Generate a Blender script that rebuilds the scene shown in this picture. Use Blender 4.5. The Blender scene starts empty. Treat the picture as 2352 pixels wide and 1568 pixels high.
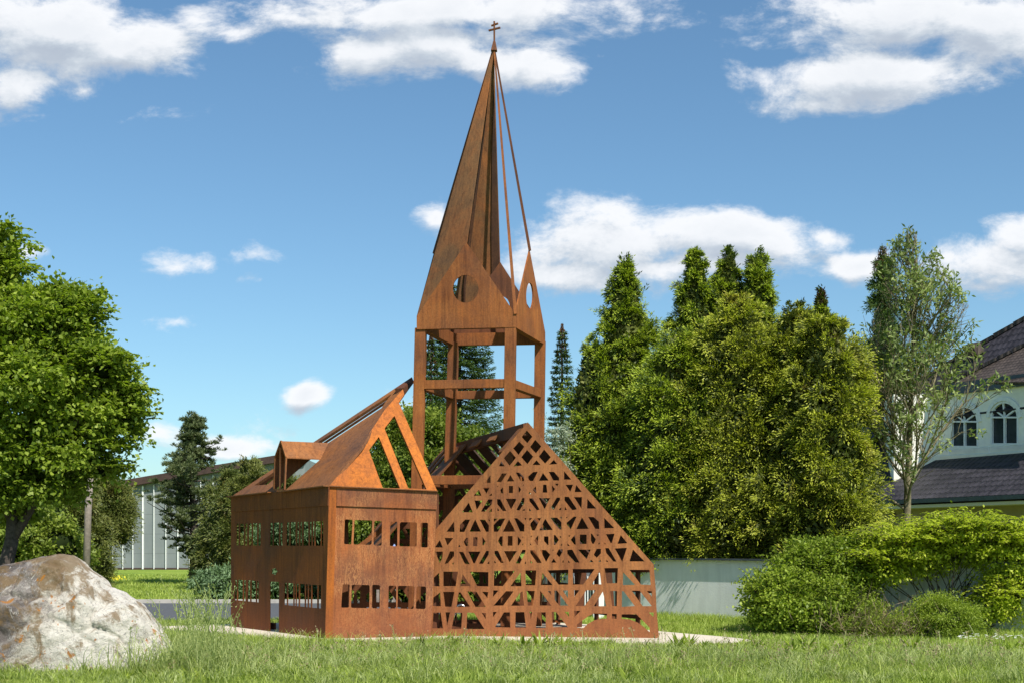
import bpy, bmesh, math, random
import numpy as np
from mathutils import Vector, Matrix, noise
from mathutils.geometry import delaunay_2d_cdt

random.seed(7); rng = np.random.default_rng(7)
S = bpy.context.scene; COL = S.collection
F = 3000.0; CX = 1176.0; CY = 1245.0; EYE = 1.65
CAM = Vector((0, 0, EYE))
R = math.radians
def at(px, py, Y):                       # photo pixel (2352 wide) at distance Y
    return Vector(((px-CX)*Y/F, Y, EYE-(py-CY)*Y/F))
def ray(px, py): return Vector(((px-CX)/F, 1.0, -(py-CY)/F))
def onp(px, py, p0, n):                  # photo pixel on a plane
    d = ray(px, py); t = (Vector(p0)-CAM).dot(n)/d.dot(n); return CAM+d*t

# ------------------------------------------------------------------ objects
def tag(o, label=None, cat=None, group=None, kind=None):
    if label: o['label'] = label
    if cat: o['category'] = cat
    if group: o['group'] = group
    if kind: o['kind'] = kind
    return o
def empty(name, loc, label, cat, group=None):
    o = bpy.data.objects.new(name, None); COL.objects.link(o); o.location = loc
    o.empty_display_size = .3
    return tag(o, label, cat, group)
def adopt(o, parent):
    if parent is not None:
        o.parent = parent
        m = Matrix.Identity(4); p = parent
        chain = []
        while p is not None: chain.append(p); p = p.parent
        for q in reversed(chain):
            m = m @ q.matrix_parent_inverse @ q.matrix_basis
        o.matrix_parent_inverse = m.inverted()
    return o
def link(name, me, mats, parent=None):
    o = bpy.data.objects.new(name, me); COL.objects.link(o)
    if not isinstance(mats, (list, tuple)): mats = [mats]
    for m in mats: me.materials.append(m)
    return adopt(o, parent)
class MB:
    def __init__(s): s.bm = bmesh.new()
    def poly(s, pts, mi=0):
        f = s.bm.faces.new([s.bm.verts.new(p) for p in pts]); f.material_index = mi; return s
    def hexa(s, a, b, mi=0):              # two quads a,b (4 pts each) bridged
        A = [s.bm.verts.new(p) for p in a]; B = [s.bm.verts.new(p) for p in b]; n = len(A)
        fs = [s.bm.faces.new(A[::-1]), s.bm.faces.new(B)]
        for i in range(n): fs.append(s.bm.faces.new([A[i], A[(i+1)%n], B[(i+1)%n], B[i]]))
        for f in fs: f.material_index = mi
        return s
    def box(s, x0, x1, y0, y1, z0, z1, mi=0):
        return s.hexa([(x0,y0,z0),(x1,y0,z0),(x1,y1,z0),(x0,y1,z0)], [(x0,y0,z1),(x1,y0,z1),(x1,y1,z1),(x0,y1,z1)], mi)
    def bar(s, a, b, w, d, side=None, w2=None, d2=None, mi=0):
        a = Vector(a); b = Vector(b); t = (b-a).normalized()
        sd = Vector(side) if side is not None else (Vector((0,0,1)) if abs(t.z) < .9 else Vector((1,0,0)))
        sd = (sd-t*sd.dot(t)).normalized(); u = t.cross(sd)
        w2 = w if w2 is None else w2; d2 = d if d2 is None else d2
        q = lambda p, w, d: [p+sd*w/2*i+u*d/2*j for i, j in ((-1,-1),(1,-1),(1,1),(-1,1))]
        return s.hexa(q(a, w, d), q(b, w2, d2), mi)
    def tube(s, pts, rad, n=8, mi=0, cap=True):
        pts = [Vector(p) for p in pts]; rings = []
        if not isinstance(rad, (list, tuple)): rad = [rad]*len(pts)
        ref = None
        for i, p in enumerate(pts):
            t = (pts[min(i+1, len(pts)-1)]-pts[max(i-1, 0)]).normalized()
            if ref is None: ref = t.orthogonal().normalized()
            ref = (ref-t*ref.dot(t)).normalized(); v = t.cross(ref)
            rings.append([s.bm.verts.new(p+(ref*math.cos(6.28318*k/n)+v*math.sin(6.28318*k/n))*rad[i]) for k in range(n)])
        for a, b in zip(rings, rings[1:]):
            for k in range(n):
                f = s.bm.faces.new([a[k], a[(k+1)%n], b[(k+1)%n], b[k]]); f.smooth = True; f.material_index = mi
        if cap:
            s.bm.faces.new(rings[0][::-1]).material_index = mi; s.bm.faces.new(rings[-1]).material_index = mi
        return s
    def build(s, name, mats, parent=None, bevel=0):
        bmesh.ops.recalc_face_normals(s.bm, faces=s.bm.faces)
        me = bpy.data.meshes.new(name); s.bm.to_mesh(me); s.bm.free()
        o = link(name, me, mats, parent)
        if bevel:
            m = o.modifiers.new('bevel', 'BEVEL'); m.width = bevel; m.segments = 2; m.limit_method = 'ANGLE'
        return o
def mesh_np(name, V, Q, mat, parent=None, smooth=False, T=None):
    V = np.asarray(V, np.float32); Q = np.asarray(Q, np.int32)
    me = bpy.data.meshes.new(name)
    me.vertices.add(len(V)); me.vertices.foreach_set('co', V.ravel())
    k = Q.shape[1]
    me.loops.add(Q.size); me.loops.foreach_set('vertex_index', Q.ravel())
    me.polygons.add(len(Q)); me.polygons.foreach_set('loop_start', np.arange(0, Q.size, k, dtype=np.int32))
    me.polygons.foreach_set('loop_total', np.full(len(Q), k, np.int32))
    if smooth: me.polygons.foreach_set('use_smooth', np.ones(len(Q), bool))
    me.update(calc_edges=True)
    return link(name, me, mat, parent)
def plate(name, p0, n, outer, holes, th, mat, parent=None, px=True, hint=None, back=True):
    """flat plate whose outer face lies in the plane (p0,n); points are photo pixels or 3-D points"""
    n = Vector(n).normalized(); p0 = Vector(p0)
    xa = Vector(hint) if hint is not None else Vector((0,0,1)).cross(n)
    xa = (xa-n*xa.dot(n)).normalized(); ya = n.cross(xa)
    O = p0
    loops = []
    for loop in [outer]+list(holes):
        l = []
        for p in loop:
            q = onp(p[0], p[1], p0, n) if px else Vector(p)
            l.append(((q-p0).dot(xa), (q-p0).dot(ya)))
        loops.append(l)
    vs = []; ed = []
    for l in loops:
        k0 = len(vs); vs += [Vector(p) for p in l]; ed += [(k0+i, k0+(i+1) % len(l)) for i in range(len(l))]
    rv_, re_, rf_, ov, oe, of = delaunay_2d_cdt(vs, ed, [], 0, 1e-6)
    LP = [np.array(l) for l in loops]
    def par(x, y):
        c = 0
        for P in LP:
            Pn = np.roll(P, -1, 0); k = (P[:,1] > y) != (Pn[:,1] > y)
            xx = (Pn[:,0]-P[:,0])*(y-P[:,1])/np.where(k, Pn[:,1]-P[:,1], 1)+P[:,0]
            c += int((k & (x < xx)).sum())
        return c % 2
    tri = []
    for f in rf_:
        c = (rv_[f[0]]+rv_[f[1]]+rv_[f[2]])/3
        if par(c.x, c.y): tri.append(f)
    nv = len(rv_); cnt = {}
    for f in tri:
        for i in range(3):
            e = (f[i], f[(i+1) % 3]); cnt[e] = 1
    V = [(p.x, p.y, 0) for p in rv_]+[(p.x, p.y, -th) for p in rv_]
    faces = [tuple(f) for f in tri]+[tuple(i+nv for i in f[::-1]) for f in tri]
    for (i, j) in cnt:
        if (j, i) not in cnt: faces.append((j, i, i+nv, j+nv))
    me = bpy.data.meshes.new(name); me.from_pydata(V, [], faces); me.update()
    bm = bmesh.new(); bm.from_mesh(me); bmesh.ops.delete(bm, geom=[v for v in bm.verts if not v.link_faces], context='VERTS')
    bmesh.ops.recalc_face_normals(bm, faces=bm.faces)
    bm.to_mesh(me); bm.free()
    M = Matrix((( xa.x, ya.x, n.x, O.x), (xa.y, ya.y, n.y, O.y), (xa.z, ya.z, n.z, O.z), (0,0,0,1)))
    o = bpy.data.objects.new(name, me); COL.objects.link(o); me.materials.append(mat)
    o.matrix_basis = M
    return adopt(o, parent)
def pnorm(a, b, c):
    n = (b-a).cross(c-a).normalized()
    return n if n.dot(CAM-a) > 0 else -n

# ------------------------------------------------------------------ materials
def newmat(name):
    m = bpy.data.materials.new(name); m.use_nodes = True; nt = m.node_tree; nt.nodes.clear()
    out = nt.nodes.new('ShaderNodeOutputMaterial')
    return m, nt, out
def N(nt, t, **kw):
    n = nt.nodes.new(t)
    for k, v in kw.items():
        if k.startswith('i_'):
            key = k[2:]; key = int(key) if key.isdigit() else key.replace('_', ' ')
            n.inputs[key].default_value = v
        else: setattr(n, k, v)
    return n
def ramp(nt, fac, stops, interp='LINEAR'):
    r = nt.nodes.new('ShaderNodeValToRGB'); r.color_ramp.interpolation = interp
    e = r.color_ramp.elements
    while len(e) < len(stops): e.new(.5)
    for x, (p, c) in zip(e, stops):
        x.position = p; x.color = (c[0], c[1], c[2], 1) if hasattr(c, '__len__') else (c, c, c, 1)
    nt.links.new(fac, r.inputs[0]); return r.outputs[0]
def mixc(nt, fac, a, b, mode='MIX'):
    m = nt.nodes.new('ShaderNodeMix'); m.data_type = 'RGBA'; m.blend_type = mode
    for i, v in ((0, fac), (6, a), (7, b)):
        if hasattr(v, 'links'): nt.links.new(v, m.inputs[i])
        else: m.inputs[i].default_value = v if i == 0 else (v[0], v[1], v[2], 1)
    return m.outputs[2]
def noi(nt, vec, scale, detail=4, rough=.55, dist=0, sc=None):
    if sc is not None:
        mp = N(nt, 'ShaderNodeMapping'); mp.inputs['Scale'].default_value = sc; nt.links.new(vec, mp.inputs[0]); vec = mp.outputs[0]
    n = N(nt, 'ShaderNodeTexNoise', i_Scale=scale, i_Detail=detail, i_Roughness=rough, i_Distortion=dist)
    nt.links.new(vec, n.inputs['Vector']); return n.outputs['Fac']
def principled(nt, out, col, rough=.7, bump=None, bstr=.3, bdist=.01, spec=.3, metal=0):
    p = N(nt, 'ShaderNodeBsdfPrincipled'); p.inputs['Specular IOR Level'].default_value = spec
    p.inputs['Metallic'].default_value = metal
    if hasattr(col, 'links'): nt.links.new(col, p.inputs['Base Color'])
    else: p.inputs['Base Color'].default_value = (*col, 1)
    if hasattr(rough, 'links'): nt.links.new(rough, p.inputs['Roughness'])
    else: p.inputs['Roughness'].default_value = rough
    if bump is not None:
        b = N(nt, 'ShaderNodeBump', i_Strength=bstr, i_Distance=bdist); nt.links.new(bump, b.inputs['Height'])
        nt.links.new(b.outputs[0], p.inputs['Normal'])
    nt.links.new(p.outputs[0], out.inputs[0]); return p
def corten(name, tones, streak=.0, seed=0.0, blotch=1.0):
    m, nt, out = newmat(name)
    geo = N(nt, 'ShaderNodeNewGeometry').outputs['Position']
    mp = N(nt, 'ShaderNodeMapping'); mp.inputs['Location'].default_value = (seed, seed*.7, seed*.3); nt.links.new(geo, mp.inputs[0]); g = mp.outputs[0]
    a = noi(nt, g, .9*blotch, 5, .6, .4)
    base = ramp(nt, a, [(.3, tones[0]), (.45, tones[1]), (.58, tones[2]), (.75, tones[3])])
    fine = noi(nt, g, 38, 5, .75)
    c = mixc(nt, 1, base, ramp(nt, fine, [(.25, .62), (.5, 1.0), (.75, 1.32)]), 'MULTIPLY')
    # run-off streaks straight down the plate
    st = noi(nt, g, 1, 5, .65, .6, (16, 16, 1.1))
    c = mixc(nt, 1, c, ramp(nt, st, [(.3, (.62,.57,.57)), (.5, (1,1,1)), (.68, (1.25,1.18,1.05))]), 'MULTIPLY')
    if streak:
        s2 = noi(nt, g, 1, 6, .7, 2.2, (30, 30, 4.5))
        k = ramp(nt, s2, [(.47, 0.0), (.52, 1.0), (.56, 0.0)])
        k2 = ramp(nt, noi(nt, g, 1.6, 3), [(.38, 0.0), (.6, 1.0)])
        mm = N(nt, 'ShaderNodeMath', operation='MULTIPLY'); nt.links.new(k, mm.inputs[0]); nt.links.new(k2, mm.inputs[1])
        mm2 = N(nt, 'ShaderNodeMath', operation='MULTIPLY', i_1=streak); nt.links.new(mm.outputs[0], mm2.inputs[0])
        c = mixc(nt, mm2.outputs[0], c, (.50, .23, .085))
    sz = N(nt, 'ShaderNodeSeparateXYZ'); nt.links.new(geo, sz.inputs[0])
    zz = N(nt, 'ShaderNodeMath', operation='MULTIPLY_ADD', i_1=.9, i_2=-.15); nt.links.new(a, zz.inputs[0])
    z2 = N(nt, 'ShaderNodeMath', operation='SUBTRACT'); nt.links.new(sz.outputs[2], z2.inputs[0]); nt.links.new(zz.outputs[0], z2.inputs[1])
    c = mixc(nt, ramp(nt, z2.outputs[0], [(.0, .42), (.55, 0.0)]), c, mixc(nt, 1, (.21,.068,.028), ramp(nt, fine, [(.25, .7), (.75, 1.25)]), 'MULTIPLY'))
    big = noi(nt, g, .45, 3, .5, 0, (1,1,.5)); c = mixc(nt, 1, c, ramp(nt, big, [(.35, (.78,.76,.76)), (.65, (1.1,1.08,1.04))]), 'MULTIPLY')
    rgh = ramp(nt, a, [(.3, .62), (.7, .85)])
    principled(nt, out, c, rgh, fine, .25, .004, .25)
    return m
O1, O2, O3, O4 = (.20,.058,.018), (.31,.094,.024), (.40,.125,.026), (.48,.165,.032)
M = {}
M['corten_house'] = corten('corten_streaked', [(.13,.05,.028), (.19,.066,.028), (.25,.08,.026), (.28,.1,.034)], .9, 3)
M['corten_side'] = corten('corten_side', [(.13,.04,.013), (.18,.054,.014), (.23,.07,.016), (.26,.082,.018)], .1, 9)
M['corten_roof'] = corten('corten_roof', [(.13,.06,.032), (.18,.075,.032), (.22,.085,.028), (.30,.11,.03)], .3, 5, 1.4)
M['corten_sunlit'] = corten('corten_sunlit', [(.25,.07,.016), (.32,.092,.014), (.38,.115,.016), (.42,.135,.02)], .1, 14)  # brighter copy of the steel; sunlight on these faces put into its colour
M['corten_gable'] = corten('corten_gable', [(.21,.078,.032), (.26,.098,.034), (.30,.12,.042), (.33,.14,.055)], .25, 21, 1.6)
M['corten_tower'] = corten('corten_tower', [(.14,.052,.022), (.20,.068,.022), (.25,.084,.022), (.29,.11,.03)], .3, 33, 1.3)
M['corten_dark'] = corten('corten_dark', [(.075,.030,.017), (.10,.038,.018), (.13,.048,.02), (.16,.06,.025)], .1, 41)  # darker copy of the steel; shade on inner parts put into its colour
M['corten_shaded'] = corten('corten_shaded', [(.035,.018,.012), (.05,.022,.013), (.065,.028,.014), (.08,.034,.016)], 0, 61)  # darkest copy of the steel, with the shade of undersides in its colour
M['corten_spire'] = corten('corten_spire', [(.11,.06,.032), (.14,.07,.03), (.19,.075,.027), (.25,.09,.026)], .2, 52, 1.2)

def simple(name, col, rough=.6, var=.15, scale=6, bstr=.1, metal=0, spec=.3):
    m, nt, out = newmat(name); g = N(nt, 'ShaderNodeNewGeometry').outputs['Position']
    n = noi(nt, g, scale, 5, .6)
    c = mixc(nt, 1, col, ramp(nt, n, [(.3, 1-var), (.7, 1+var)]), 'MULTIPLY')
    principled(nt, out, c, rough, n, bstr, .01, spec, metal); return m
M['chrome'] = simple('chrome', (.75,.75,.75), .18, .05, 5, 0, 1)
M['white_paint'] = simple('white_paint', (.75,.76,.74), .5, .08)
M['zinc'] = simple('zinc', (.07,.085,.10), .5, .2, 3, .02, .3)
M['brown_trim'] = simple('brown_trim', (.055,.032,.026), .6, .3)
M['cream'] = simple('cream_render', (.86,.82,.72), .85, .1, 2)
M['beige'] = simple('beige_render', (.26,.22,.14), .85, .12, 2)
M['soffit'] = simple('soffit', (.5,.48,.42), .8, .06, 2)
M['bark_grey'] = simple('bark_grey', (.26,.24,.2), .9, .5, 14, .6)
M['bark_dark'] = simple('bark_dark', (.07,.055,.045), .9, .5, 14, .6)
M['bark_lichen'] = simple('bark_lichen', (.17,.145,.085), .9, .6, 9, .6)
M['pole_wood'] = simple('pole_wood', (.24,.2,.17), .85, .3, 10, .3)
M['blue'] = simple('blue_plastic', (.015,.05,.55), .4, .05)
M['paleblue'] = simple('pale_blue', (.35,.45,.75), .5, .05)
M['grey_panel'] = simple('dark_gate', (.12,.13,.14), .5, .2)
def glass(name):
    m, nt, out = newmat(name); p = principled(nt, out, (.02,.028,.035), .06, spec=.7); return m
M['glass'] = glass('window_glass')

def leafmat(name, dark, light, trans=.35, hue=(.5,.5,.5), brown=None, bscale=.6, rough=.5):
    m, nt, out = newmat(name)
    gi = N(nt, 'ShaderNodeNewGeometry')
    n = noi(nt, gi.outputs['Position'], bscale, 4, .6)
    mx = N(nt, 'ShaderNodeMath', operation='MULTIPLY_ADD', i_1=.55); nt.links.new(gi.outputs['Random Per Island'], mx.inputs[0])
    sc = N(nt, 'ShaderNodeMath', operation='MULTIPLY_ADD', i_1=1.3, i_2=-.42); nt.links.new(n, sc.inputs[0]); nt.links.new(sc.outputs[0], mx.inputs[2])
    c = ramp(nt, mx.outputs[0], [(.1, dark), (.55, [ (a+b)/2 for a, b in zip(dark, light)]), (1, light)])
    if brown:
        b = ramp(nt, noi(nt, gi.outputs['Position'], 1.7, 3, .6), [(.6, 0.0), (.72, .75)])
        c = mixc(nt, b, c, brown)
    d = N(nt, 'ShaderNodeBsdfPrincipled'); d.inputs['Roughness'].default_value = rough; d.inputs['Specular IOR Level'].default_value = .25 if rough < 1 else 0
    nt.links.new(c, d.inputs['Base Color'])
    t = N(nt, 'ShaderNodeBsdfTranslucent'); tc = mixc(nt, 1, c, (1.15, 1.3, .5), 'MULTIPLY'); nt.links.new(tc, t.inputs[0])
    s = N(nt, 'ShaderNodeMixShader', i_0=trans); nt.links.new(d.outputs[0], s.inputs[1]); nt.links.new(t.outputs[0], s.inputs[2])
    nt.links.new(s.outputs[0], out.inputs[0]); return m
L = {}
L['maple'] = leafmat('leaf_maple', (.11,.17,.015), (.37,.45,.06), .4)
L['thuja'] = leafmat('leaf_thuja', (.14,.20,.012), (.52,.60,.06), .32, brown=(.38,.34,.07), bscale=1.1)
L['thuja_y'] = leafmat('leaf_thuja_yellow', (.19,.22,.014), (.58,.60,.07), .32, brown=(.42,.33,.08), bscale=1.1)
L['spruce'] = leafmat('needle_spruce', (.035,.07,.018), (.14,.21,.05), .15)
L['spruce_brown'] = leafmat('needle_brown', (.05,.025,.012), (.13,.06,.025), .1)
L['pine'] = leafmat('needle_pine', (.05,.075,.03), (.18,.21,.08), .15)
L['juniper'] = leafmat('needle_juniper', (.08,.14,.07), (.21,.31,.14), .18)
L['shrub_y'] = leafmat('leaf_bright_shrub', (.24,.31,.02), (.64,.68,.08), .42)
L['shrub_d'] = leafmat('leaf_green_shrub', (.11,.17,.015), (.38,.46,.06), .35)
L['shrub_m'] = leafmat('leaf_background_shrub', (.08,.125,.018), (.31,.37,.06), .35)
L['whitebeam'] = leafmat('leaf_whitebeam', (.08,.125,.03), (.40,.46,.17), .3)
L['silver'] = leafmat('leaf_silver', (.25,.3,.22), (.5,.55,.42), .2)
L['darkcon'] = leafmat('needle_hedge', (.05,.08,.016), (.20,.21,.05), .18, brown=(.16,.11,.04))
L['grass'] = leafmat('grass_blade', (.14,.205,.025), (.54,.62,.15), .4, brown=(.5,.42,.2), bscale=1.6)
L['tallgrass'] = leafmat('tall_grass', (.17,.23,.06), (.56,.60,.26), .4)
L['straw'] = leafmat('seed_head', (.22,.17,.09), (.42,.34,.2), .2)
L['twig'] = leafmat('dead_twig', (.12,.09,.05), (.28,.2,.12), 0)
L['daisy'] = leafmat('daisy_petal', (.7,.7,.68), (.85,.85,.8), .1)
L['yellow'] = leafmat('yellow_flower', (.6,.5,.02), (.8,.7,.04), .1)
L['thuja_old'] = leafmat('leaf_thuja_old', (.025,.05,.008), (.13,.19,.02), .2, bscale=1.1)  # older sprays, with the shade between them put into the colour
L['thuja_y_old'] = leafmat('leaf_thuja_yellow_old', (.03,.05,.008), (.17,.19,.02), .2, brown=(.2,.14,.04), bscale=1.1)  # same for the yellow kind: older foliage plus painted-in shade
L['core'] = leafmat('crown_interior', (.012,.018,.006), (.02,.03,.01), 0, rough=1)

# ground materials
def ground_mat():
    m, nt, out = newmat('lawn'); g = N(nt, 'ShaderNodeNewGeometry').outputs['Position']
    a = noi(nt, g, .35, 5, .6); b = noi(nt, g, 9, 6, .75); d = noi(nt, g, .12, 3)
    c = ramp(nt, a, [(.3, (.13,.20,.03)), (.5, (.19,.27,.04)), (.7, (.27,.33,.06))])
    c = mixc(nt, 1, c, ramp(nt, b, [(.25, .45), (.5, 1.0), (.8, 1.5)]), 'MULTIPLY')
    c = mixc(nt, ramp(nt, noi(nt, g, 1.3, 5, .7), [(.6, 0.0), (.75, .55)]), c, (.26,.2,.11))
    principled(nt, out, c, .9, b, .8, .04, .1); return m
M['lawn'] = ground_mat()
def slab_mat():
    m, nt, out = newmat('pale_concrete'); g = N(nt, 'ShaderNodeNewGeometry').outputs['Position']
    a = noi(nt, g, 1.1, 5, .6); b = noi(nt, g, 60, 3, .6)
    c = ramp(nt, a, [(.3, (.50,.43,.34)), (.7, (.64,.57,.47))])
    c = mixc(nt, 1, c, ramp(nt, b, [(.3, .85), (.7, 1.1)]), 'MULTIPLY')
    principled(nt, out, c, .9, b, .3, .005, .1); return m
M['slab'] = slab_mat()
M['asphalt'] = simple('asphalt', (.085,.09,.10), .9, .3, 30, .3)
def wall_mat():
    m, nt, out = newmat('white_render'); g = N(nt, 'ShaderNodeNewGeometry').outputs['Position']
    a = noi(nt, g, 1.4, 6, .65); b = noi(nt, g, 30, 4, .7)
    st = noi(nt, g, 1, 4, .6, .5, (5, 5, .6))
    c = ramp(nt, a, [(.3, (.70,.72,.71)), (.7, (.80,.81,.79))])
    c = mixc(nt, 1, c, ramp(nt, st, [(.3, .88), (.6, 1.0)]), 'MULTIPLY')
    principled(nt, out, c, .9, b, .35, .01, .1); return m
M['wall'] = wall_mat()
def tile_mat(name, col, pitch, row):
    m, nt, out = newmat(name); tc = N(nt, 'ShaderNodeTexCoord').outputs['Object']
    sx = N(nt, 'ShaderNodeSeparateXYZ'); nt.links.new(tc, sx.inputs[0])
    def mth(op, a, b=None):
        k = N(nt, 'ShaderNodeMath', operation=op)
        for i, v in enumerate((a, b)):
            if v is None: continue
            if hasattr(v, 'links'): nt.links.new(v, k.inputs[i])
            else: k.inputs[i].default_value = v
        return k.outputs[0]
    # each course of pantiles: saw-tooth up the slope, wavy nose along it
    wv = mth('MULTIPLY', mth('SINE', mth('MULTIPLY', sx.outputs[0], 6.2832/pitch)), .10)
    v = mth('ADD', mth('DIVIDE', sx.outputs[1], row), wv)
    saw = mth('SUBTRACT', 1.0, mth('FRACT', v))
    hw = mth('MULTIPLY', mth('ABSOLUTE', mth('SINE', mth('MULTIPLY', sx.outputs[0], 3.1416/pitch))), .22)
    h = mth('ADD', saw, hw)
    wn = N(nt, 'ShaderNodeTexWhiteNoise', noise_dimensions='2D')
    cb = N(nt, 'ShaderNodeCombineXYZ'); nt.links.new(mth('FLOOR', mth('DIVIDE', sx.outputs[0], pitch)), cb.inputs[0]); nt.links.new(mth('FLOOR', v), cb.inputs[1])
    nt.links.new(cb.outputs[0], wn.inputs['Vector'])
    g = N(nt, 'ShaderNodeNewGeometry').outputs['Position']
    c = mixc(nt, 1, col, ramp(nt, wn.outputs['Value'], [(0, .75), (1, 1.3)]), 'MULTIPLY')
    c = mixc(nt, 1, c, ramp(nt, noi(nt, g, 1.5, 4), [(.3, .8), (.7, 1.25)]), 'MULTIPLY')
    gap = ramp(nt, saw, [(0, .25), (.22, .8), (.5, 1.15)])
    c = mixc(nt, 1, c, gap, 'MULTIPLY')
    principled(nt, out, c, .6, h, 1.0, .05, .2); return m
M['tile'] = tile_mat('dark_pantiles', (.030,.027,.032), .24, .32)
M['tile_small'] = tile_mat('brown_plain_tiles', (.06,.047,.04), .17, .16)
def panel_mat():
    m, nt, out = newmat('grey_cladding'); g = N(nt, 'ShaderNodeNewGeometry').outputs['Position']
    sx = N(nt, 'ShaderNodeSeparateXYZ'); nt.links.new(g, sx.inputs[0])
    d = N(nt, 'ShaderNodeMath', operation='DIVIDE', i_1=1.05); nt.links.new(sx.outputs[2], d.inputs[0])
    f = N(nt, 'ShaderNodeMath', operation='FRACT'); nt.links.new(d.outputs[0], f.inputs[0])
    c = ramp(nt, noi(nt, g, .5, 5, .6, 0, (1,1,.5)), [(.3, (.15,.17,.175)), (.7, (.23,.25,.25))])
    c = mixc(nt, 1, c, ramp(nt, f.outputs[0], [(0, .6), (.04, 1.0)]), 'MULTIPLY')
    principled(nt, out, c, .5, spec=.3); return m
M['panel'] = panel_mat()
def rock_mat():
    m, nt, out = newmat('limestone'); g = N(nt, 'ShaderNodeNewGeometry').outputs['Position']
    def mm(op, x, y):
        k = N(nt, 'ShaderNodeMath', operation=op)
        for i, v in enumerate((x, y)):
            if hasattr(v, 'links'): nt.links.new(v, k.inputs[i])
            else: k.inputs[i].default_value = v
        return k.outputs[0]
    a = noi(nt, g, 1.1, 9, .68, 1.0); b = noi(nt, g, 10, 10, .8, .5); b2 = noi(nt, g, 40, 6, .8)
    sx = N(nt, 'ShaderNodeSeparateXYZ'); nt.links.new(g, sx.inputs[0])
    # greyer towards the left end: stone colour plus its shaded side, painted in
    ma = N(nt, 'ShaderNodeMapRange', i_1=-6.5, i_2=-4.9, i_3=-.22, i_4=.44); nt.links.new(sx.outputs[0], ma.inputs[0])
    t = mm('ADD', mm('ADD', a, ma.outputs[0]), mm('MULTIPLY', mm('SUBTRACT', b, .5), .38))
    c = ramp(nt, t, [(.25, (.10,.085,.08)), (.38, (.21,.18,.165)), (.47, (.34,.30,.275)), (.55, (.62,.56,.48)), (.68, (.84,.78,.69))])
    c = mixc(nt, 1, c, ramp(nt, b2, [(.25, .78), (.5, 1.0), (.75, 1.12)]), 'MULTIPLY')
    # fine dark cracks and pale calcite veins
    w = noi(nt, g, 2.3, 4, .6, 1.8, (1, 1, 2.2)); c = mixc(nt, ramp(nt, w, [(.488, 0.0), (.5, .75), (.512, 0.0)]), c, (.09,.075,.065))
    w2 = noi(nt, g, 1.7, 3, .5, 2.4, (1.6, 1, 1)); c = mixc(nt, ramp(nt, w2, [(.492, 0.0), (.5, .8), (.508, 0.0)]), c, (.78,.74,.68))
    # brown crust and orange lichen, mostly near the top
    l = mm('ADD', noi(nt, g, 2.7, 6, .7, .5), mm('MULTIPLY', sx.outputs[2], .07)); c = mixc(nt, ramp(nt, l, [(.55, 0.0), (.64, .8)]), c, (.25,.16,.07))
    l2 = mm('ADD', noi(nt, g, 6.5, 6, .62, .6), mm('MULTIPLY', noi(nt, g, 1.3, 2), .35)); c = mixc(nt, ramp(nt, l2, [(.815, 0.0), (.84, .85)]), c, (.50,.20,.03))
    principled(nt, out, c, .92, mm('ADD', b, mm('MULTIPLY', b2, .5)), 1.0, .07, .12); return m
M['rock'] = rock_mat()

# ------------------------------------------------------------------ world, sun, camera
SUN_EL = 50; SUN_AZ = 33      # degrees right of straight behind the camera
sd = Vector((math.sin(R(SUN_AZ))*math.cos(R(SUN_EL)), -math.cos(R(SUN_AZ))*math.cos(R(SUN_EL)), math.sin(R(SUN_EL))))
sun = bpy.data.lights.new('sun', 'SUN'); sun.energy = 5.0; sun.angle = R(.53); sun.color = (1, .95, .86)
so = bpy.data.objects.new('sun', sun); COL.objects.link(so); so.rotation_euler = sd.to_track_quat('Z', 'Y').to_euler()
so.location = (0, 0, 30)
W = bpy.data.worlds.new('World'); S.world = W; W.use_nodes = True; nt = W.node_tree; nt.nodes.clear()
W.cycles.sampling_method = 'MANUAL'; W.cycles.sample_map_resolution = 256
wo = N(nt, 'ShaderNodeOutputWorld'); bg = N(nt, 'ShaderNodeBackground')
sky = N(nt, 'ShaderNodeTexSky', sky_type='NISHITA', sun_disc=False, sun_elevation=R(SUN_EL), sun_rotation=R(180-SUN_AZ))
sky.air_density = 1.0; sky.dust_density = .6; sky.ozone_density = 2.0
CLOUDS = [(110,50,300,105,1),(40,190,110,65,.85),(290,90,190,85,.95),(190,190,60,32,.45),(460,40,100,60,.6),(340,268,50,14,.12),(560,75,80,40,.4),
 (1020,15,450,66,1),(1000,100,270,80,1),(1110,150,215,62,1),
 (2100,50,340,85,1),(2010,165,280,62,1),(2270,70,230,100,1),(1880,215,150,30,.5),
 (1400,560,230,95,.95),(1650,540,300,62,1),(1300,625,170,48,.9),(1900,528,90,30,.7),(1560,600,260,40,.8),
 (2290,615,170,65,.95),(1990,600,90,34,.75),(2340,560,90,50,.9),
 (415,620,85,28,.54),(575,605,75,26,.38),(720,912,62,34,1.15),(990,495,50,38,.65),(370,1000,90,32,.7),(530,1022,90,30,.85),(395,745,60,18,.36),(60,598,70,18,.45),(560,660,40,14,.35),(880,960,240,18,.15)]
gr = bpy.data.node_groups.new('cloud_density', 'ShaderNodeTree')
gr.interface.new_socket('V', in_out='INPUT', socket_type='NodeSocketVector'); gr.interface.new_socket('D', in_out='OUTPUT', socket_type='NodeSocketFloat')
gi = N(gr, 'NodeGroupInput'); go = N(gr, 'NodeGroupOutput'); V0 = gi.outputs[0]
wn = N(gr, 'ShaderNodeTexNoise', i_Scale=7.0, i_Detail=3.0, i_Roughness=.5); gr.links.new(V0, wn.inputs['Vector'])
s1 = N(gr, 'ShaderNodeVectorMath', operation='SUBTRACT'); s1.inputs[1].default_value = (.5,.5,.5); gr.links.new(wn.outputs['Color'], s1.inputs[0])
s2 = N(gr, 'ShaderNodeVectorMath', operation='SCALE'); s2.inputs['Scale'].default_value = .05; gr.links.new(s1.outputs[0], s2.inputs[0])
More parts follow.
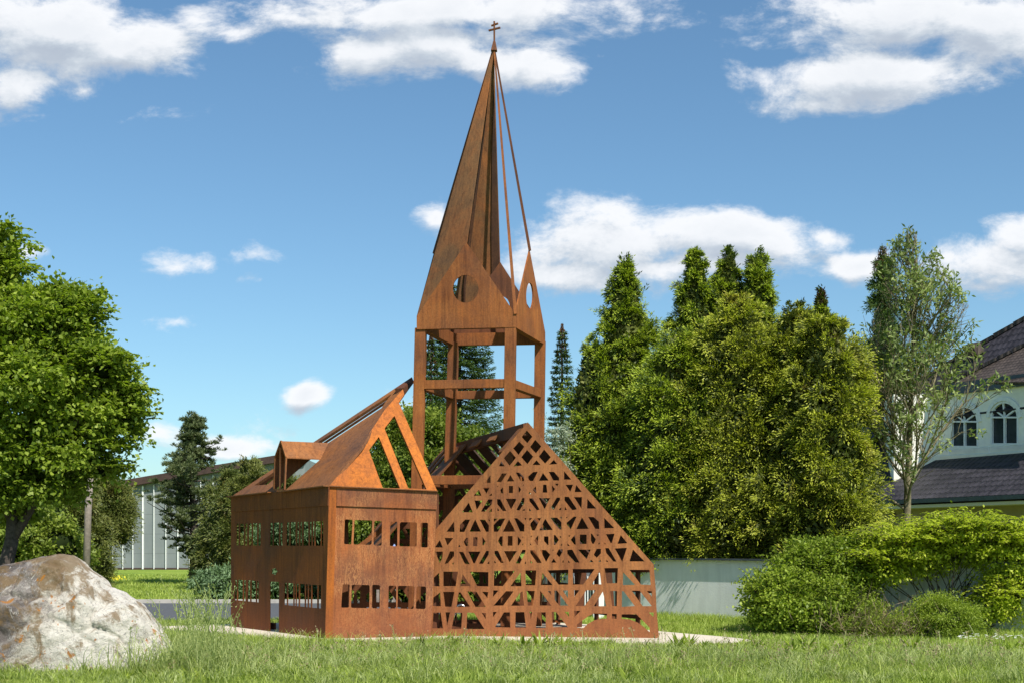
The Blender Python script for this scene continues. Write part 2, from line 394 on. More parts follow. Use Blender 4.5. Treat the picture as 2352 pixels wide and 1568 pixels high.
s3 = N(gr, 'ShaderNodeVectorMath', operation='ADD'); gr.links.new(V0, s3.inputs[0]); gr.links.new(s2.outputs[0], s3.inputs[1]); VW = s3.outputs[0]
prev = None
for x, y, a, b, w in CLOUDS:
    mp = N(gr, 'ShaderNodeMapping', vector_type='TEXTURE')
    mp.inputs['Location'].default_value = ((x-CX)/F, (CY-y)/F, 0); mp.inputs['Scale'].default_value = (a*1.25/F, b*1.35/F, 1)
    gr.links.new(VW, mp.inputs[0])
    ln = N(gr, 'ShaderNodeVectorMath', operation='LENGTH'); gr.links.new(mp.outputs[0], ln.inputs[0])
    s = N(gr, 'ShaderNodeMath', operation='MULTIPLY_ADD', i_1=-w*.95, i_2=w*.95); gr.links.new(ln.outputs['Value'], s.inputs[0])
    if prev is None: prev = s.outputs[0]
    else:
        mx = N(gr, 'ShaderNodeMath', operation='SMOOTH_MAX', i_2=.12); gr.links.new(prev, mx.inputs[0]); gr.links.new(s.outputs[0], mx.inputs[1]); prev = mx.outputs[0]
gr.links.new(prev, go.inputs[0])
tc = N(nt, 'ShaderNodeTexCoord').outputs['Generated']
sp = N(nt, 'ShaderNodeSeparateXYZ'); nt.links.new(tc, sp.inputs[0])
def wm(op, a, b=None, c=None):
    k = N(nt, 'ShaderNodeMath', operation=op)
    for i, v in enumerate((a, b, c)):
        if v is None: continue
        if hasattr(v, 'links'): nt.links.new(v, k.inputs[i])
        else: k.inputs[i].default_value = v
    return k.outputs[0]
yy = wm('MAXIMUM', wm('ABSOLUTE', sp.outputs[1]), .08)
cb = N(nt, 'ShaderNodeCombineXYZ'); nt.links.new(wm('DIVIDE', sp.outputs[0], yy), cb.inputs[0]); nt.links.new(wm('DIVIDE', sp.outputs[2], yy), cb.inputs[1]); nt.links.new(wm('MULTIPLY', sp.outputs[1], 3.0), cb.inputs[2])
cb2 = N(nt, 'ShaderNodeCombineXYZ'); nt.links.new(cb.outputs[0], cb2.inputs[0]) if False else None
flat = N(nt, 'ShaderNodeVectorMath', operation='MULTIPLY'); flat.inputs[1].default_value = (1,1,0); nt.links.new(cb.outputs[0], flat.inputs[0]); UV = flat.outputs[0]
g_ = nt.nodes.new('ShaderNodeGroup'); g_.node_tree = gr; nt.links.new(UV, g_.inputs[0]); MASK = g_.outputs[0]
def fbm(off, scale=13.0, detail=9.0):
    mp = N(nt, 'ShaderNodeMapping'); mp.inputs['Scale'].default_value = (1, 1.7, 1); mp.inputs['Location'].default_value = (off[0], off[1]*1.7, 0)
    nt.links.new(UV, mp.inputs[0])
    f = N(nt, 'ShaderNodeTexNoise', i_Scale=scale, i_Detail=detail, i_Roughness=.65, i_Distortion=.2); nt.links.new(mp.outputs[0], f.inputs['Vector']); return f.outputs['Fac']
N0 = fbm((0,0)); N1 = fbm((.005,.013), 13.0, 5.0)
def group_at(off):
    k = nt.nodes.new('ShaderNodeGroup'); k.node_tree = gr
    o = N(nt, 'ShaderNodeVectorMath', operation='ADD'); o.inputs[1].default_value = (*off, 0); nt.links.new(UV, o.inputs[0]); nt.links.new(o.outputs[0], k.inputs[0]); return k.outputs[0]
D0 = wm('ADD', MASK, wm('MULTIPLY_ADD', N0, 1.9, -1.0))
D1 = wm('ADD', group_at((.006,.016)), wm('MULTIPLY_ADD', N1, 1.3, -.7))
def mr(v, a, b, c=0, d=1, smooth=True):
    k = N(nt, 'ShaderNodeMapRange'); k.interpolation_type = 'SMOOTHSTEP' if smooth else 'LINEAR'
    nt.links.new(v, k.inputs[0]); 
    for i, x in zip((1,2,3,4), (a,b,c,d)): k.inputs[i].default_value = x
    return k.outputs[0]
alpha = wm('MULTIPLY', mr(D0, .0, .52), .97)
lit = mr(wm('SUBTRACT', D0, D1), -.42, .34)
thick = mr(D0, .25, 1.1)
shade = wm('ADD', wm('MULTIPLY', lit, .8), wm('MULTIPLY', wm('SUBTRACT', 1.0, thick), .2))
CLD = ramp(nt, shade, [(0, (.33,.38,.46)), (.4, (.47,.52,.58)), (1, (.76,.77,.79))])
SKYS = .117
sk = mixc(nt, 1, sky.outputs[0], (.66*SKYS, .85*SKYS, .90*SKYS), 'MULTIPLY')
fin = mixc(nt, alpha, sk, CLD)
nt.links.new(fin, bg.inputs[0]); bg.inputs[1].default_value = 1.0
nt.links.new(bg.outputs[0], wo.inputs[0])

cam = bpy.data.cameras.new('camera'); co = bpy.data.objects.new('camera', cam); COL.objects.link(co)
co.location = CAM; co.rotation_euler = (R(90), 0, 0); cam.sensor_width = 36; cam.lens = 36*F/2352
cam.shift_y = (CY-784)/2352; cam.clip_end = 2000; S.camera = co
S.view_settings.view_transform = 'Standard'; S.view_settings.look = 'None'; S.view_settings.gamma = 1
S.view_settings.exposure = 0.40
S.render.resolution_x = 1024; S.render.resolution_y = 682

# ------------------------------------------------------------------ ground
def gz(x, y):
    t = min(max((y-36)/36, 0), 1); return .2*t*t*(3-2*t)
nx, ny = 60, 90
xs = np.linspace(-1, 1, nx); ys = np.concatenate([np.linspace(-40, 90, 60), np.geomspace(95, 900, ny-60)])
V = []
for y in ys:
    for x in xs: V.append((x*(60+abs(y)), y, gz(x, y)))
Q = [(j*nx+i, j*nx+i+1, (j+1)*nx+i+1, (j+1)*nx+i) for j in range(ny-1) for i in range(nx-1)]
tag(mesh_np('ground', V, Q, M['lawn'], smooth=True), 'green lawn around the rusted sculptures', None, None, 'structure')
def smooth_poly(pts, k=8):
    out = []; n = len(pts)
    for i in range(n):
        p0, p1, p2, p3 = [Vector(pts[(i+j-1) % n]) for j in range(4)]
        for t in np.linspace(0, 1, k, endpoint=False):
            out.append(.5*((2*p1)+(p2-p0)*t+(2*p0-5*p1+4*p2-p3)*t*t+(-p0+3*p1-3*p2+p3)*t**3))
    return out
def sheet(name, pts, z, th, mat, label, kind='structure'):
    m = MB(); m.hexa([(p[0], p[1], z-th) for p in pts], [(p[0], p[1], z) for p in pts])
    return tag(m.build(name, mat), label, None, None, kind)
SLAB = smooth_poly([(3.98,21.85),(3.7,22.6),(2.75,24.0),(1.6,26.0),(-.5,27.4),(-3.0,27.3),(-5.2,26.4),(-6.5,25.7),(-6.9,25.0),(-6.0,24.1),(-4.6,22.9),(-3.4,21.7),(-1.5,21.2),(1,21.0),(2.8,20.95),(3.7,21.3)])
sheet('plaza', SLAB, .02, .3, M['slab'], 'pale round concrete slab under the sculptures')
ROAD = [(-40,25.6),(-12,26.9),(-7,27.5),(-3,28.2),(-1.2,29.5),(-.6,31.5),(-1.2,34.2),(-3,35.2),(-7,35.4),(-12,35.3),(-40,35.0)]
sheet('road', ROAD, .012, .2, M['asphalt'], 'grey asphalt road behind the house sculpture')
m = MB()
for a, b in zip(ROAD[7:], ROAD[8:]): m.bar((a[0],a[1]+.08,.03), (b[0],b[1]+.08,.03), .16, .16)
tag(m.build('kerb', simple('kerb_stone', (.4,.38,.35), .9), None), 'pale stone kerb along the far side of the road', None, None, 'structure')
def inside(pts):
    P = np.array([(p[0], p[1]) for p in pts])
    def f(x, y):
        r = np.zeros(len(x), bool); n = len(P)
        for i in range(n):
            x1, y1 = P[i]; x2, y2 = P[(i+1) % n]
            c = ((y1 > y) != (y2 > y)) & (x < (x2-x1)*(y-y1)/(y2-y1+1e-12)+x1); r ^= c
        return r
    return f
in_slab = inside(SLAB); in_road = inside(ROAD)
# ------------------------------------------------------------------ rusted steel house (left body)
def c1(x, y): return (516.8+x*.2234, 832.6+y*.2234)
def c2(x, y): return (516.8+x*.249, 1102.5+y*.249)
def c5(x, y): return (918.8+x*.3114, 516.8+y*.3114)
house = empty('steel_house_sculpture', (-3.2, 23.6, .02), 'small rusty steel house with barred window rows, steep open roof and little dormer', 'sculpture')
wa, wb, wc = at(531,1300,25.4), at(752,1300,22.2), at(997,1300,22.7)
up = Vector((0,0,1))
nA = (wb-wa).cross(up).normalized(); nA = nA if nA.dot(CAM-wa) > 0 else -nA
nB = (wc-wb).cross(up).normalized(); nB = nB if nB.dot(CAM-wb) > 0 else -nB
def bars(segs, y0, y1, x0, x1, b0, b1):
    hs = []
    f = lambda a, b, x: a+(b-a)*(x-x0)/(x1-x0)
    for a, b in segs:
        hs.append([c2(a, f(y0,y1,a)), c2(b, f(y0,y1,b)), c2(b-1, f(b0,b1,b)), c2(a-3, f(b0,b1,a))])
    return hs
UW = [(104,127),(136,174),(184,204),(218,245),(254,296),(306,328),(415,440),(448,498),(508,530),(567,592),(602,652),(664,682),(692,710),(722,768),(780,798),(808,822),(832,882),(890,906)]
LW = [(92,108),(118,163),(173,190),(210,232),(242,285),(294,310),(548,570),(580,630),(639,652),(659,679),(690,735),(745,762),(772,792),(802,850),(862,885)]
holesA = bars(UW, 398, 375, 104, 906, 598, 600)+bars(LW, 912, 965, 92, 885, 1102, 1180)
holesA.append([c2(455+27*math.cos(t)*(1+.14*math.cos(5*t)), 838+30*math.sin(t)*(1+.14*math.cos(5*t))) for t in np.linspace(0, 6.283, 24, endpoint=False)])
outA = [(530.7,1140), (755.5,1116), (747.5,1469), c2(496,1440), c2(498,935), c2(415,930), c2(413,1410), (530,1442)]
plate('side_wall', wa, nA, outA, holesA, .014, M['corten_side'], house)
pA2 = wa+nA*.022
plate('side_band', pA2, nA, [(530.3,1140),(754.5,1116.3),(752.5,1160),(530.3,1174.5)], [], .021, M['corten_side'], house)
HB = [[(1105,357),(1178,360),(1165,588),(1098,585)],[(1195,362),(1358,367),(1352,592),(1185,588)],[(1378,370),(1448,373),(1445,600),(1370,597)],
 [(1525,378),(1590,378),(1590,605),(1520,603)],[(1613,382),(1770,385),(1768,608),(1608,605)],[(1808,388),(1873,388),(1868,618),(1803,613)],
 [(1085,955),(1150,957),(1142,1172),(1072,1172)],[(1170,960),(1335,963),(1330,1178),(1162,1173)],[(1360,960),(1430,963),(1427,1180),(1355,1178)],
 [(1510,968),(1580,970),(1580,1180),(1505,1180)],[(1595,970),(1748,973),(1740,1185),(1590,1180)],[(1768,975),(1855,977),(1850,1185),(1760,1183)]]
def rnd(poly, r=.12):                    # soften corners of flame-cut openings
    out = []; n = len(poly)
    for i in range(n):
        p = Vector(poly[i]); a = Vector(poly[i-1]); b = Vector(poly[(i+1) % n])
        d = min((a-p).length, (b-p).length)*r; d = min(d, 9)
        out += [tuple(p+(a-p).normalized()*d), tuple(p+(b-p).normalized()*d)]
    return out
plate('front_wall', wb, nB, [(757,1115.5),(1004,1127),(989.5,1468),(747,1470)], [[c2(*p) for p in rnd(h)] for h in HB], .02, M['corten_house'], house)
pB2 = wb+nB*.026
plate('front_band', pB2, nB, [(773.5,1118),(1004.2,1128),(1003,1168.5),(772.5,1160.5)], [], .025, M['corten_house'], house)
plate('corner_strip', pB2+nB*.002, nB, [(756.5,1116),(773,1117),(772,1160.5),(763.5,1468),(746.5,1470)], [], .027, M['corten_sunlit'], house)
P1, P2, P3 = onp(530.7,1139.5,wa,nA), onp(756.3,1115,wa,nA), onp(1004.3,1126.5,wb,nB)
AP = at(927.9,890.7,24.0)
nL = pnorm(P1,P2,AP); nR = pnorm(P2,P3,AP)
slot = [c1(*p) for p in [(300,1258),(900,852),(1715,318),(1650,400),(1610,462),(1060,822),(985,985),(615,1312),(520,1312),(515,1180),(435,1250)]]
plate('roof_slope', AP, nL, [(530.7,1139.5), c1(480,1332), c1(610,1322), (755.5,1114.5), c1(1400,868), c1(1650,470), c1(1835,258), c1(1742,264)], [slot], .05, M['corten_roof'], house)
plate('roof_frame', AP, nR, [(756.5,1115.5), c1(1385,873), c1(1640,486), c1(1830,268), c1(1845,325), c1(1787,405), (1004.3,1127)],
      [[c1(*p) for p in rnd(h, .03)] for h in ([(1582,757),(1480,895),(1622,1284),(1800,1288)], [(1742,542),(1640,672),(1885,1289),(2072,1297)])], .05, M['corten_sunlit'], house)
m = MB()
for a, b in (((531,1140), c1(492,1329)), (c1(606,1323), (756,1115))):
    m.bar(onp(*a, wa, nA)+nA*.05, onp(*b, wa, nA)+nA*.05, .016, .12, up)
m.bar(onp(757,1115.3,wb,nB)+nB*.03, onp(1004,1126.8,wb,nB)+nB*.03, .016, .08, up)
m.build('eave_lip', M['corten_roof'], house)
# open ridge box reaching back from the peak
q = [at(*c1(1742,264),24.02), at(*c1(1835,258),23.98), at(*c1(1845,325),23.98), at(*c1(1800,395),24.05)]
r = [at(*c1(1918,146),24.75), at(*c1(1922,146),24.75), at(*c1(1945,200),24.75), at(*c1(1925,225),24.78)]
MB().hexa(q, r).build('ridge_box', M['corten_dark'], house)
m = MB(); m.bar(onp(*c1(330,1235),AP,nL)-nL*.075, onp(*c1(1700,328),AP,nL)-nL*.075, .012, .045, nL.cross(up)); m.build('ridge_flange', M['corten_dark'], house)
# dormer
dormer = MB(); off = nA*.03; pd = wa+off
dv = [onp(*c1(x, y), pd, nA) for x, y in ((505,1300),(515,975),(577,802),(628,968),(612,1302))]
for a, b in ((0,1),(1,2),(2,3),(3,4),(4,0)): dormer.bar(dv[a], dv[b], .03, .03, nA)
dormer.bar(onp(*c1(570,870),pd,nA), onp(*c1(565,1300),pd,nA), .03, .03, nA)
do = dormer.build('dormer', M['corten_roof'], house)
rb = onp(*c1(1062,822),AP,nL); eb = onp(*c1(985,985),AP,nL)
MB().hexa([dv[2], rb, eb, dv[3]], [v-Vector((0,0,.02)) for v in (dv[2], rb, eb, dv[3])]).build('dormer_roof', M['corten_roof'], do)
lb = eb+(dv[1]-dv[3])
MB().hexa([dv[2]-nA*.0, rb, lb, dv[1]], [v-Vector((0,0,.022)) for v in (dv[2], rb, lb, dv[1])]).build('dormer_roof', M['corten_dark'], do)
MB().hexa([dv[1], dv[0], lb], [v+Vector((.02,.0,0)) for v in (dv[1], dv[0], lb)]).build('dormer_cheek', M['corten_dark'], do)
# stub of the door leaf and a post inside
m = MB(); m.bar(onp(*c2(432,1310),wa-nA*.3,nA), onp(*c2(432,1400),wa-nA*.3,nA), .26, .05, wb-wa); m.build('door_stop', M['corten_dark'], house)
m = MB()
for px, Y in ((792,23.0),(1000,23.0)):
    p = at(px,1300,Y); m.bar((p.x,p.y,.02), (p.x,p.y,2.5), .12, .06, (1,0,0))
p4 = wa+(wc-wb); 
m.bar((p4.x,p4.y,.02), (p4.x,p4.y,2.55), .09, .09)
m.bar(Vector((p4.x,p4.y,2.52)), Vector((wa.x+.05,wa.y+.05,2.52)), .1, .06, up)
m.bar(Vector((p4.x,p4.y,2.5)), Vector((wc.x,wc.y+.06,2.5)), .1, .06, up)
m.build('inner_frame', M['corten_dark'], house)

# ------------------------------------------------------------------ tower with open spire
tower = empty('steel_church_tower', (-.5, 24.8, .02), 'tall rusty steel tower of square posts with open pointed spire and cross', 'tower')
PT = {'A': ((967.4,731.7),(950,1450),24.15), 'B': ((1173.5,731.7),(1162.8,1452),23.9), 'C': ((1241,775),(1232,1438),25.6), 'D': ((1041.8,785),(1022,1437),25.85)}
def post(k, z):
    (a, b), (c, d), Y = PT[k]; p = at(a,b,Y); q = at(c,d,Y); t = (z-q.z)/(p.z-q.z); return q+(p-q)*t
ab = (post('B',3)-post('A',3)).normalized(); bc = (post('C',3)-post('B',3)).normalized()
for k in 'ABCD':
    MB().bar(post(k,.02), post(k,5.60), .20, .16, ab).build('post', M['corten_tower'], tower, .008)
def ring(z, h, name, keys=('AB','BC','DC','AD')):
    for e in keys:
        a, b = post(e[0], z), post(e[1], z); t = (b-a).normalized()
        MB().bar(a+t*(.1 if e in('AB','DC') else .083), b-t*(.1 if e in('AB','DC') else .083), h, .13, up).build(name, M['corten_tower'], tower, .006)
ring(4.56, .16, 'cross_beam'); ring(2.80, .165, 'cross_beam')
A0, B0, C0, D0 = at(957,727,24.05), at(1184,722,23.80), at(1252.5,764,25.62), at(1033,768,25.95)
G1, G2, G3, G4 = at(1071.4,557.3,23.93), at(1217,576,24.71), at(1149,602,25.78), at(996,583,25.0)
TOP = at(1134.6,108,24.85)
dn = Vector((0,0,-.235))
for a, b, in ((A0,B0),(B0,C0),(D0,C0),(A0,D0)):
    t = (b-a).normalized(); w = t.cross(up).normalized()*.06; c = (A0+B0+C0+D0)/4
    if w.dot(c-a) < 0: w = -w
    MB().hexa([a, b, b+dn, a+dn], [a+w*2+t*.1, b+w*2-t*.1, b+w*2-t*.1+dn, a+w*2+t*.1+dn]).build('top_beam', M['corten_tower'], tower)
def circ(cx, cy, rx, ry, n=36): return [(cx+rx*math.cos(t), cy+ry*math.sin(t)) for t in np.linspace(0, 2*math.pi, n, endpoint=False)]
def gable_tri(a, b, g, hole_px=None):
    n = (b-a).cross(g-a).normalized(); c = (A0+B0+C0+D0)/4
    if n.dot(a-c) < 0: n = -n
    if hole_px: hs = [[onp(x, y, a, n) for x, y in hole_px]]
    else:
        ctr = (a+b)/2*.68+g*.32; ctr = (a+b)/2+(g-(a+b)/2)*.36; t = (b-a).normalized(); v = (g-(a+b)/2).normalized()
        hs = [[ctr+t*.235*math.cos(k)+v*.235*math.sin(k) for k in np.linspace(0, 2*math.pi, 32, endpoint=False)]]
    o = plate('spire_gable', a, n, [a, b, g], hs, .03, M['corten_tower'], tower, px=False)
    if hole_px is None: o.data.materials[0] = M['corten_dark']  # rear gables darkened in colour to stand for their shaded insides
    return o
gable_tri(A0, B0, G1, circ(*c5(484,472), 95*.3114, 102*.3114))
gable_tri(B0, C0, G2, circ(*c5(958,525), 27*.3114, 98*.3114))
gable_tri(D0, C0, G3); gable_tri(A0, D0, G4)
def sp_tri(a, g, mat):
    n = pnorm(a, g, TOP); plate('spire_panel', a, n, [a, g, TOP], [], .03, mat, tower, px=False)
sp_tri(A0, G1, M['corten_spire']); sp_tri(D0, G3, M['corten_spire'])
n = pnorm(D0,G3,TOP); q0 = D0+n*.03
plate('spire_shade_plate', q0, n, [(1134,190),(1140,345),(1145.5,543),(1147.5,603),(1129.5,640),(1128.5,543),(1130.5,337)], [], .02, M['corten_shaded'], tower)  # dark overlay standing in for the shadowed edge of the rear panel
for (xa_, ya_, wa_), (xb_, yb_, wb_) in zip([(1067,789,3.5),(1067,657,4.5),(1083.5,517,7),(1110,311,5.5)], [(1067,657,4.5),(1083.5,517,7),(1110,311,5.5),(1131,122,2)]):  # dark strip laid on the panel as the rod's shadow line
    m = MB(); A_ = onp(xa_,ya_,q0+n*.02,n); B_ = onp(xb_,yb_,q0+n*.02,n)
    m.bar(A_, B_, wa_*.0085, .02, n.cross(up), wb_*.0085, .02); m.build('spire_shadow_strip', M['corten_shaded'], tower)
MB().bar(B0, TOP, .055, .045, ab, .03, .03).build('spire_rod', M['corten_tower'], tower)
MB().bar(G2, TOP, .05, .05, ab, .03, .03).build('spire_rod', M['corten_dark'], tower)
MB().bar(G4, TOP, .04, .04, ab, .03, .03).build('spire_rod', M['corten_dark'], tower)
m = MB(); cz = lambda px, py: at(px, py, 24.85)
m.bar(cz(1134.8,118), cz(1135.4,96), .12, .12, (1,0,0), .045, .045)
m.bar(cz(1135.4,97), cz(1135.2,49.5), .034, .034, (1,0,0))
x1, x2 = cz(1122.5,68.5), cz(1149,66.5); m.bar(x1+Vector((0,.05,0)), x2-Vector((0,.05,0)), .032, .032, up)
x1, x2 = cz(1128.5,58.5), cz(1144,55.8); m.bar(x1+Vector((0,.03,0)), x2-Vector((0,.03,0)), .031, .031, up)
m.build('cross', M['corten_dark'], tower, .004)
m = MB(); m.bar(at(945,1165,24.3), at(815,1262,24.3), .2, .08, (0,1,0)); m.build('brace', M['corten_tower'], tower)

# ------------------------------------------------------------------ timber-frame gable barn
barn = empty('steel_timber_frame_barn', (.3, 24.6, .02), 'rusty steel barn whose steep front gable is cut out as half-timbering', 'sculpture')
ga, gb = at(1000,1300,22.86), at(1506,1300,22.32)
nG = (gb-ga).cross(up).normalized(); nG = nG if nG.dot(CAM-ga) > 0 else -nG
T = {1:(1880,1670), 2:(1720,1960), 3:(2180,1960), 4:(1720,2250), 5:(2180,2250)}
HG = """1 1138,248 1248,372 1145,502 1032,380
1 987,470 1087,573 970,738 865,607
1 1305,434 1428,567 1318,708 1202,578
1 803,655 918,795 790,955 676,805
1 1142,638 1265,770 1147,922 1025,783
1 1484,628 1618,783 1503,912 1378,772
1 625,865 700,968 580,962
1 960,860 1045,948 870,968
1 1330,843 1412,940 1252,938
1 1680,835 1745,922 1583,930
1 410,1140 413,1296 300,1296
1 640,1110 738,1106 620,1285 535,1272
1 808,1138 885,1265 735,1270
1 918,1092 995,1090 1080,1180 1082,1260 1008,1258
1 1260,1082 1358,1072 1262,1258 1172,1260 1162,1172
1 1460,1098 1575,1250 1378,1255
1 1575,1078 1678,1073 1783,1195 1783,1250 1665,1246
1 1882,1063 2027,1232 1880,1230
1 180,1432 230,1553 75,1553
1 255,1388 397,1385 325,1515
1 437,1502 437,1553 380,1553
1 542,1362 572,1360 545,1390
1 662,1380 660,1507 625,1507 605,1440
1 775,1357 862,1357 858,1500 775,1500
1 968,1358 1022,1428 985,1495 970,1480
1 1060,1330 1078,1330 1068,1365
1 1190,1470 1222,1520 1168,1520
1 1322,1358 1328,1495 1312,1503 1255,1438
1 1462,1333 1530,1333 1547,1492 1453,1490
1 1635,1345 1703,1418 1652,1492
1 1700,1312 1775,1312 1745,1367
1 1912,1335 2062,1333 2005,1475
1 2125,1337 2240,1478 2093,1482
2 775,240 858,435 637,432
2 890,198 1052,200 932,390
2 1165,175 1247,175 1247,260 1098,422 1020,418
2 1237,355 1240,422 1178,422
2 1340,172 1405,172 1530,408 1455,408 1342,268
2 1349,345 1392,405 1345,405
2 1515,162 1738,162 1620,380
2 1850,148 1892,150 1885,250 1790,398 1728,385 1815,225
2 1898,355 1900,400 1842,402
2 1985,350 2030,410 1982,410
2 1985,158 2060,150 2193,380 2137,395 1990,215
2 2175,148 2402,150 2292,375
2 485,610 490,828 330,820
2 700,580 803,580 685,828 590,825 597,688
2 903,575 1020,820 790,820
2 993,582 1100,582 1178,695 1175,823 1115,823
2 1160,580 1197,580 1197,632
2 1275,560 1350,560 1275,632
2 1395,560 1508,558 1360,822 1275,822 1270,690
2 1582,575 1715,820 1458,822
2 1685,553 1745,553 1890,685 1885,817 1800,815
2 1885,550 1930,550 1915,597
2 1985,552 2052,550 1985,605
2 2105,550 2222,550 2095,797 2040,795 2007,700 2010,655
2 2305,560 2455,785 2190,797
2 290,945 465,950 345,1100
2 195,988 257,1140 100,1135
2 720,945 765,945 755,1110 710,1108 672,1030
2 862,930 952,935 945,1110 860,1110
2 1048,922 1113,1018 1075,1092 1047,1092
2 580,1075 613,1125 567,1125
2 1455,910 1450,1110 1415,1105 1360,1010 1400,920
2 1560,908 1652,908 1650,1102 1550,1100
2 1755,912 1830,1000 1775,1095 1752,1095
2 1840,920 1866,920 1862,965
2 1862,1040 1870,1090 1843,1090
2 2015,905 2045,905 2015,945
2 2000,1040 2030,1092 2000,1090
2 2168,890 2160,1085 2135,1085 2082,998
3 -20,915 68,915 70,1090 55,1090 -22,1010
3 175,888 205,890 280,985 205,1090 178,1085
3 290,912 322,912 322,960
3 340,1060 342,1100 305,1098
3 470,895 505,895 480,940
3 447,1050 500,1110 450,1108
3 600,885 617,1080 585,1078 512,985
3 697,878 833,880 833,1067 695,1067
3 918,862 940,862 1017,975 980,1062 945,1062 918,1000
3 1030,880 1085,880 1057,912
3 1090,1035 1095,1075 1060,1073
3 1195,1030 1218,1075 1190,1075
3 1218,872 1393,862 1335,1050 1310,1045
3 1515,888 1650,1052 1452,1065
3 110,540 240,540 328,630 328,778 285,778 180,660
3 300,525 342,525 330,570
3 423,525 457,525 425,558
3 575,520 632,520 515,775 432,675 430,645
3 740,535 875,765 625,770
3 862,527 970,527 1078,622 1088,768 1005,765
3 1185,545 1387,750 1187,752
3 235,138 300,140 300,185 170,392 120,335
3 392,122 475,125 632,360 628,378 545,392 388,195
3 325,330 322,388 272,385
3 403,318 440,390 392,388
3 580,130 740,130 730,365
3 847,165 1025,360 840,358
2 97,1220 258,1220 250,1340 192,1455
2 400,1215 482,1215 480,1310 355,1452 290,1470
2 577,1225 665,1228 793,1475 690,1460
2 472,1430 475,1475 440,1472
2 765,1220 1010,1220 895,1455 865,1455
2 1125,1205 1178,1205 1172,1280 1060,1465 980,1462
2 1187,1405 1190,1468 1142,1465
2 1280,1400 1328,1450 1288,1452
2 1290,1205 1362,1205 1475,1450 1410,1445 1290,1275
2 1480,1210 1738,1210 1590,1440
2 1850,1185 1912,1185 1910,1235 1795,1460 1718,1455
2 1922,1405 1925,1465 1892,1462
2 2007,1390 2060,1450 2010,1450
2 2007,1190 2093,1190 2238,1450 2140,1445 2005,1250
2 2200,1185 2320,1190 2405,1280 2322,1430
3 275,1175 352,1175 352,1225 285,1335 228,1270
3 170,1360 230,1440 125,1442
3 135,1185 180,1185 160,1205
3 445,1190 545,1180 690,1440 600,1435 445,1265
3 460,1390 500,1442 462,1442
3 355,1395 372,1395 370,1442 345,1440
3 655,1180 915,1180 830,1370
3 1035,1165 1118,1165 1118,1255 1035,1345 975,1285
3 920,1380 975,1430 890,1430
3 1115,1380 1118,1425 1065,1425
3 1205,1150 1275,1150 1430,1420 1370,1420 1225,1250
3 1232,1375 1270,1430 1228,1428
3 1395,1158 1640,1145 1545,1425
3 1760,1178 1995,1418 1690,1415
4 185,190 190,465 72,462 75,290
4 265,170 560,170 515,462 265,460
4 655,220 815,462 600,462
4 797,172 1168,180 1165,468 940,460
4 1283,155 1700,155 1455,462 1275,455
4 1810,190 1832,462 1608,465
4 1908,145 2128,145 2105,445 1915,440
4 2245,185 2452,440 2215,440
4 205,585 217,865 58,860 65,690
4 262,575 487,575 430,875 300,872
4 575,588 610,585 800,870 528,880
4 738,565 928,570 1115,868 1100,880 905,878
4 1040,575 1165,578 1147,705
4 1265,545 1372,548 1258,680
4 1520,562 1672,565 1465,850 1270,852
4 1795,600 1850,565 1885,852 1620,855
4 1932,552 2095,558 2057,850 1955,850
4 2205,550 2427,850 2195,850
4 65,990 215,990 258,1308 42,1305
4 308,985 402,985 340,1265
4 497,990 645,995 625,1322 428,1320
4 745,990 880,995 1090,1320 725,1322
4 1030,995 1120,1000 1113,1125
4 1260,978 1335,978 1262,1085
4 1480,985 1600,985 1605,1290 1300,1283
4 1710,982 1885,980 1920,1290 1705,1290
4 1985,975 2045,975 2018,1125
4 2150,985 2318,985 2315,1300 2115,1300
5 45,145 467,130 460,430 270,430
5 553,118 995,118 765,425 560,430
5 1093,165 1127,425 935,425
5 1190,100 1460,97 1445,400 1235,405
5 1563,180 1800,435 1558,440
5 1688,133 2092,135 2115,438 1920,430
5 50,555 120,560 122,645
5 187,550 238,550 462,850 285,850 190,735
5 350,548 458,548 460,705
5 583,540 690,540 585,678
5 825,543 1015,543 790,858 610,858
5 1155,568 1225,862 975,865
5 1300,555 1443,560 1437,862 1342,862
5 1540,558 1575,565 1797,858 1537,878
5 1735,553 1895,553 2140,862 1955,862
5 2035,558 2135,560 2140,670
5 133,975 220,980 460,1285 155,1285
5 390,975 477,975 480,1080
5 587,955 710,955 590,1080
5 985,1008 1240,1015 1238,1112 1130,1115 985,1145 850,1220 770,1300 640,1300 640,1225 845,1080 870,1060
5 1340,1015 1435,1020 1432,1115 1335,1112
5 1533,1025 1830,1025 2095,1290 2095,1385 1980,1280 1850,1190 1700,1130 1533,1115
5 2075,990 2175,990 2168,1080"""
K = 4096/2352
def tp(t, x, y): ox, oy = T[t]; return ((ox+x/5.004)/K, (oy+y/5.004)/K)
HOLES = []
for ln in HG.split('\n'):
    t, *pp = ln.split(); HOLES.append([tp(int(t), *[float(v) for v in p.split(',')]) for p in pp])
OUT = [tp(1,1155,83), tp(3,2175,1480), tp(5,2172,30), tp(5,2215,500), tp(5,2230,900), tp(5,2284,1524), tp(5,440,1526), tp(4,1250,1517), tp(4,10,1500), (984,1466), (984,1234)]
RF = onp(*OUT[0], ga, nG); RBk = at(1023,1024,26.8); rv = RBk-RF
fg = plate('front_gable', ga, nG, OUT, HOLES, .022, M['corten_gable'], barn)
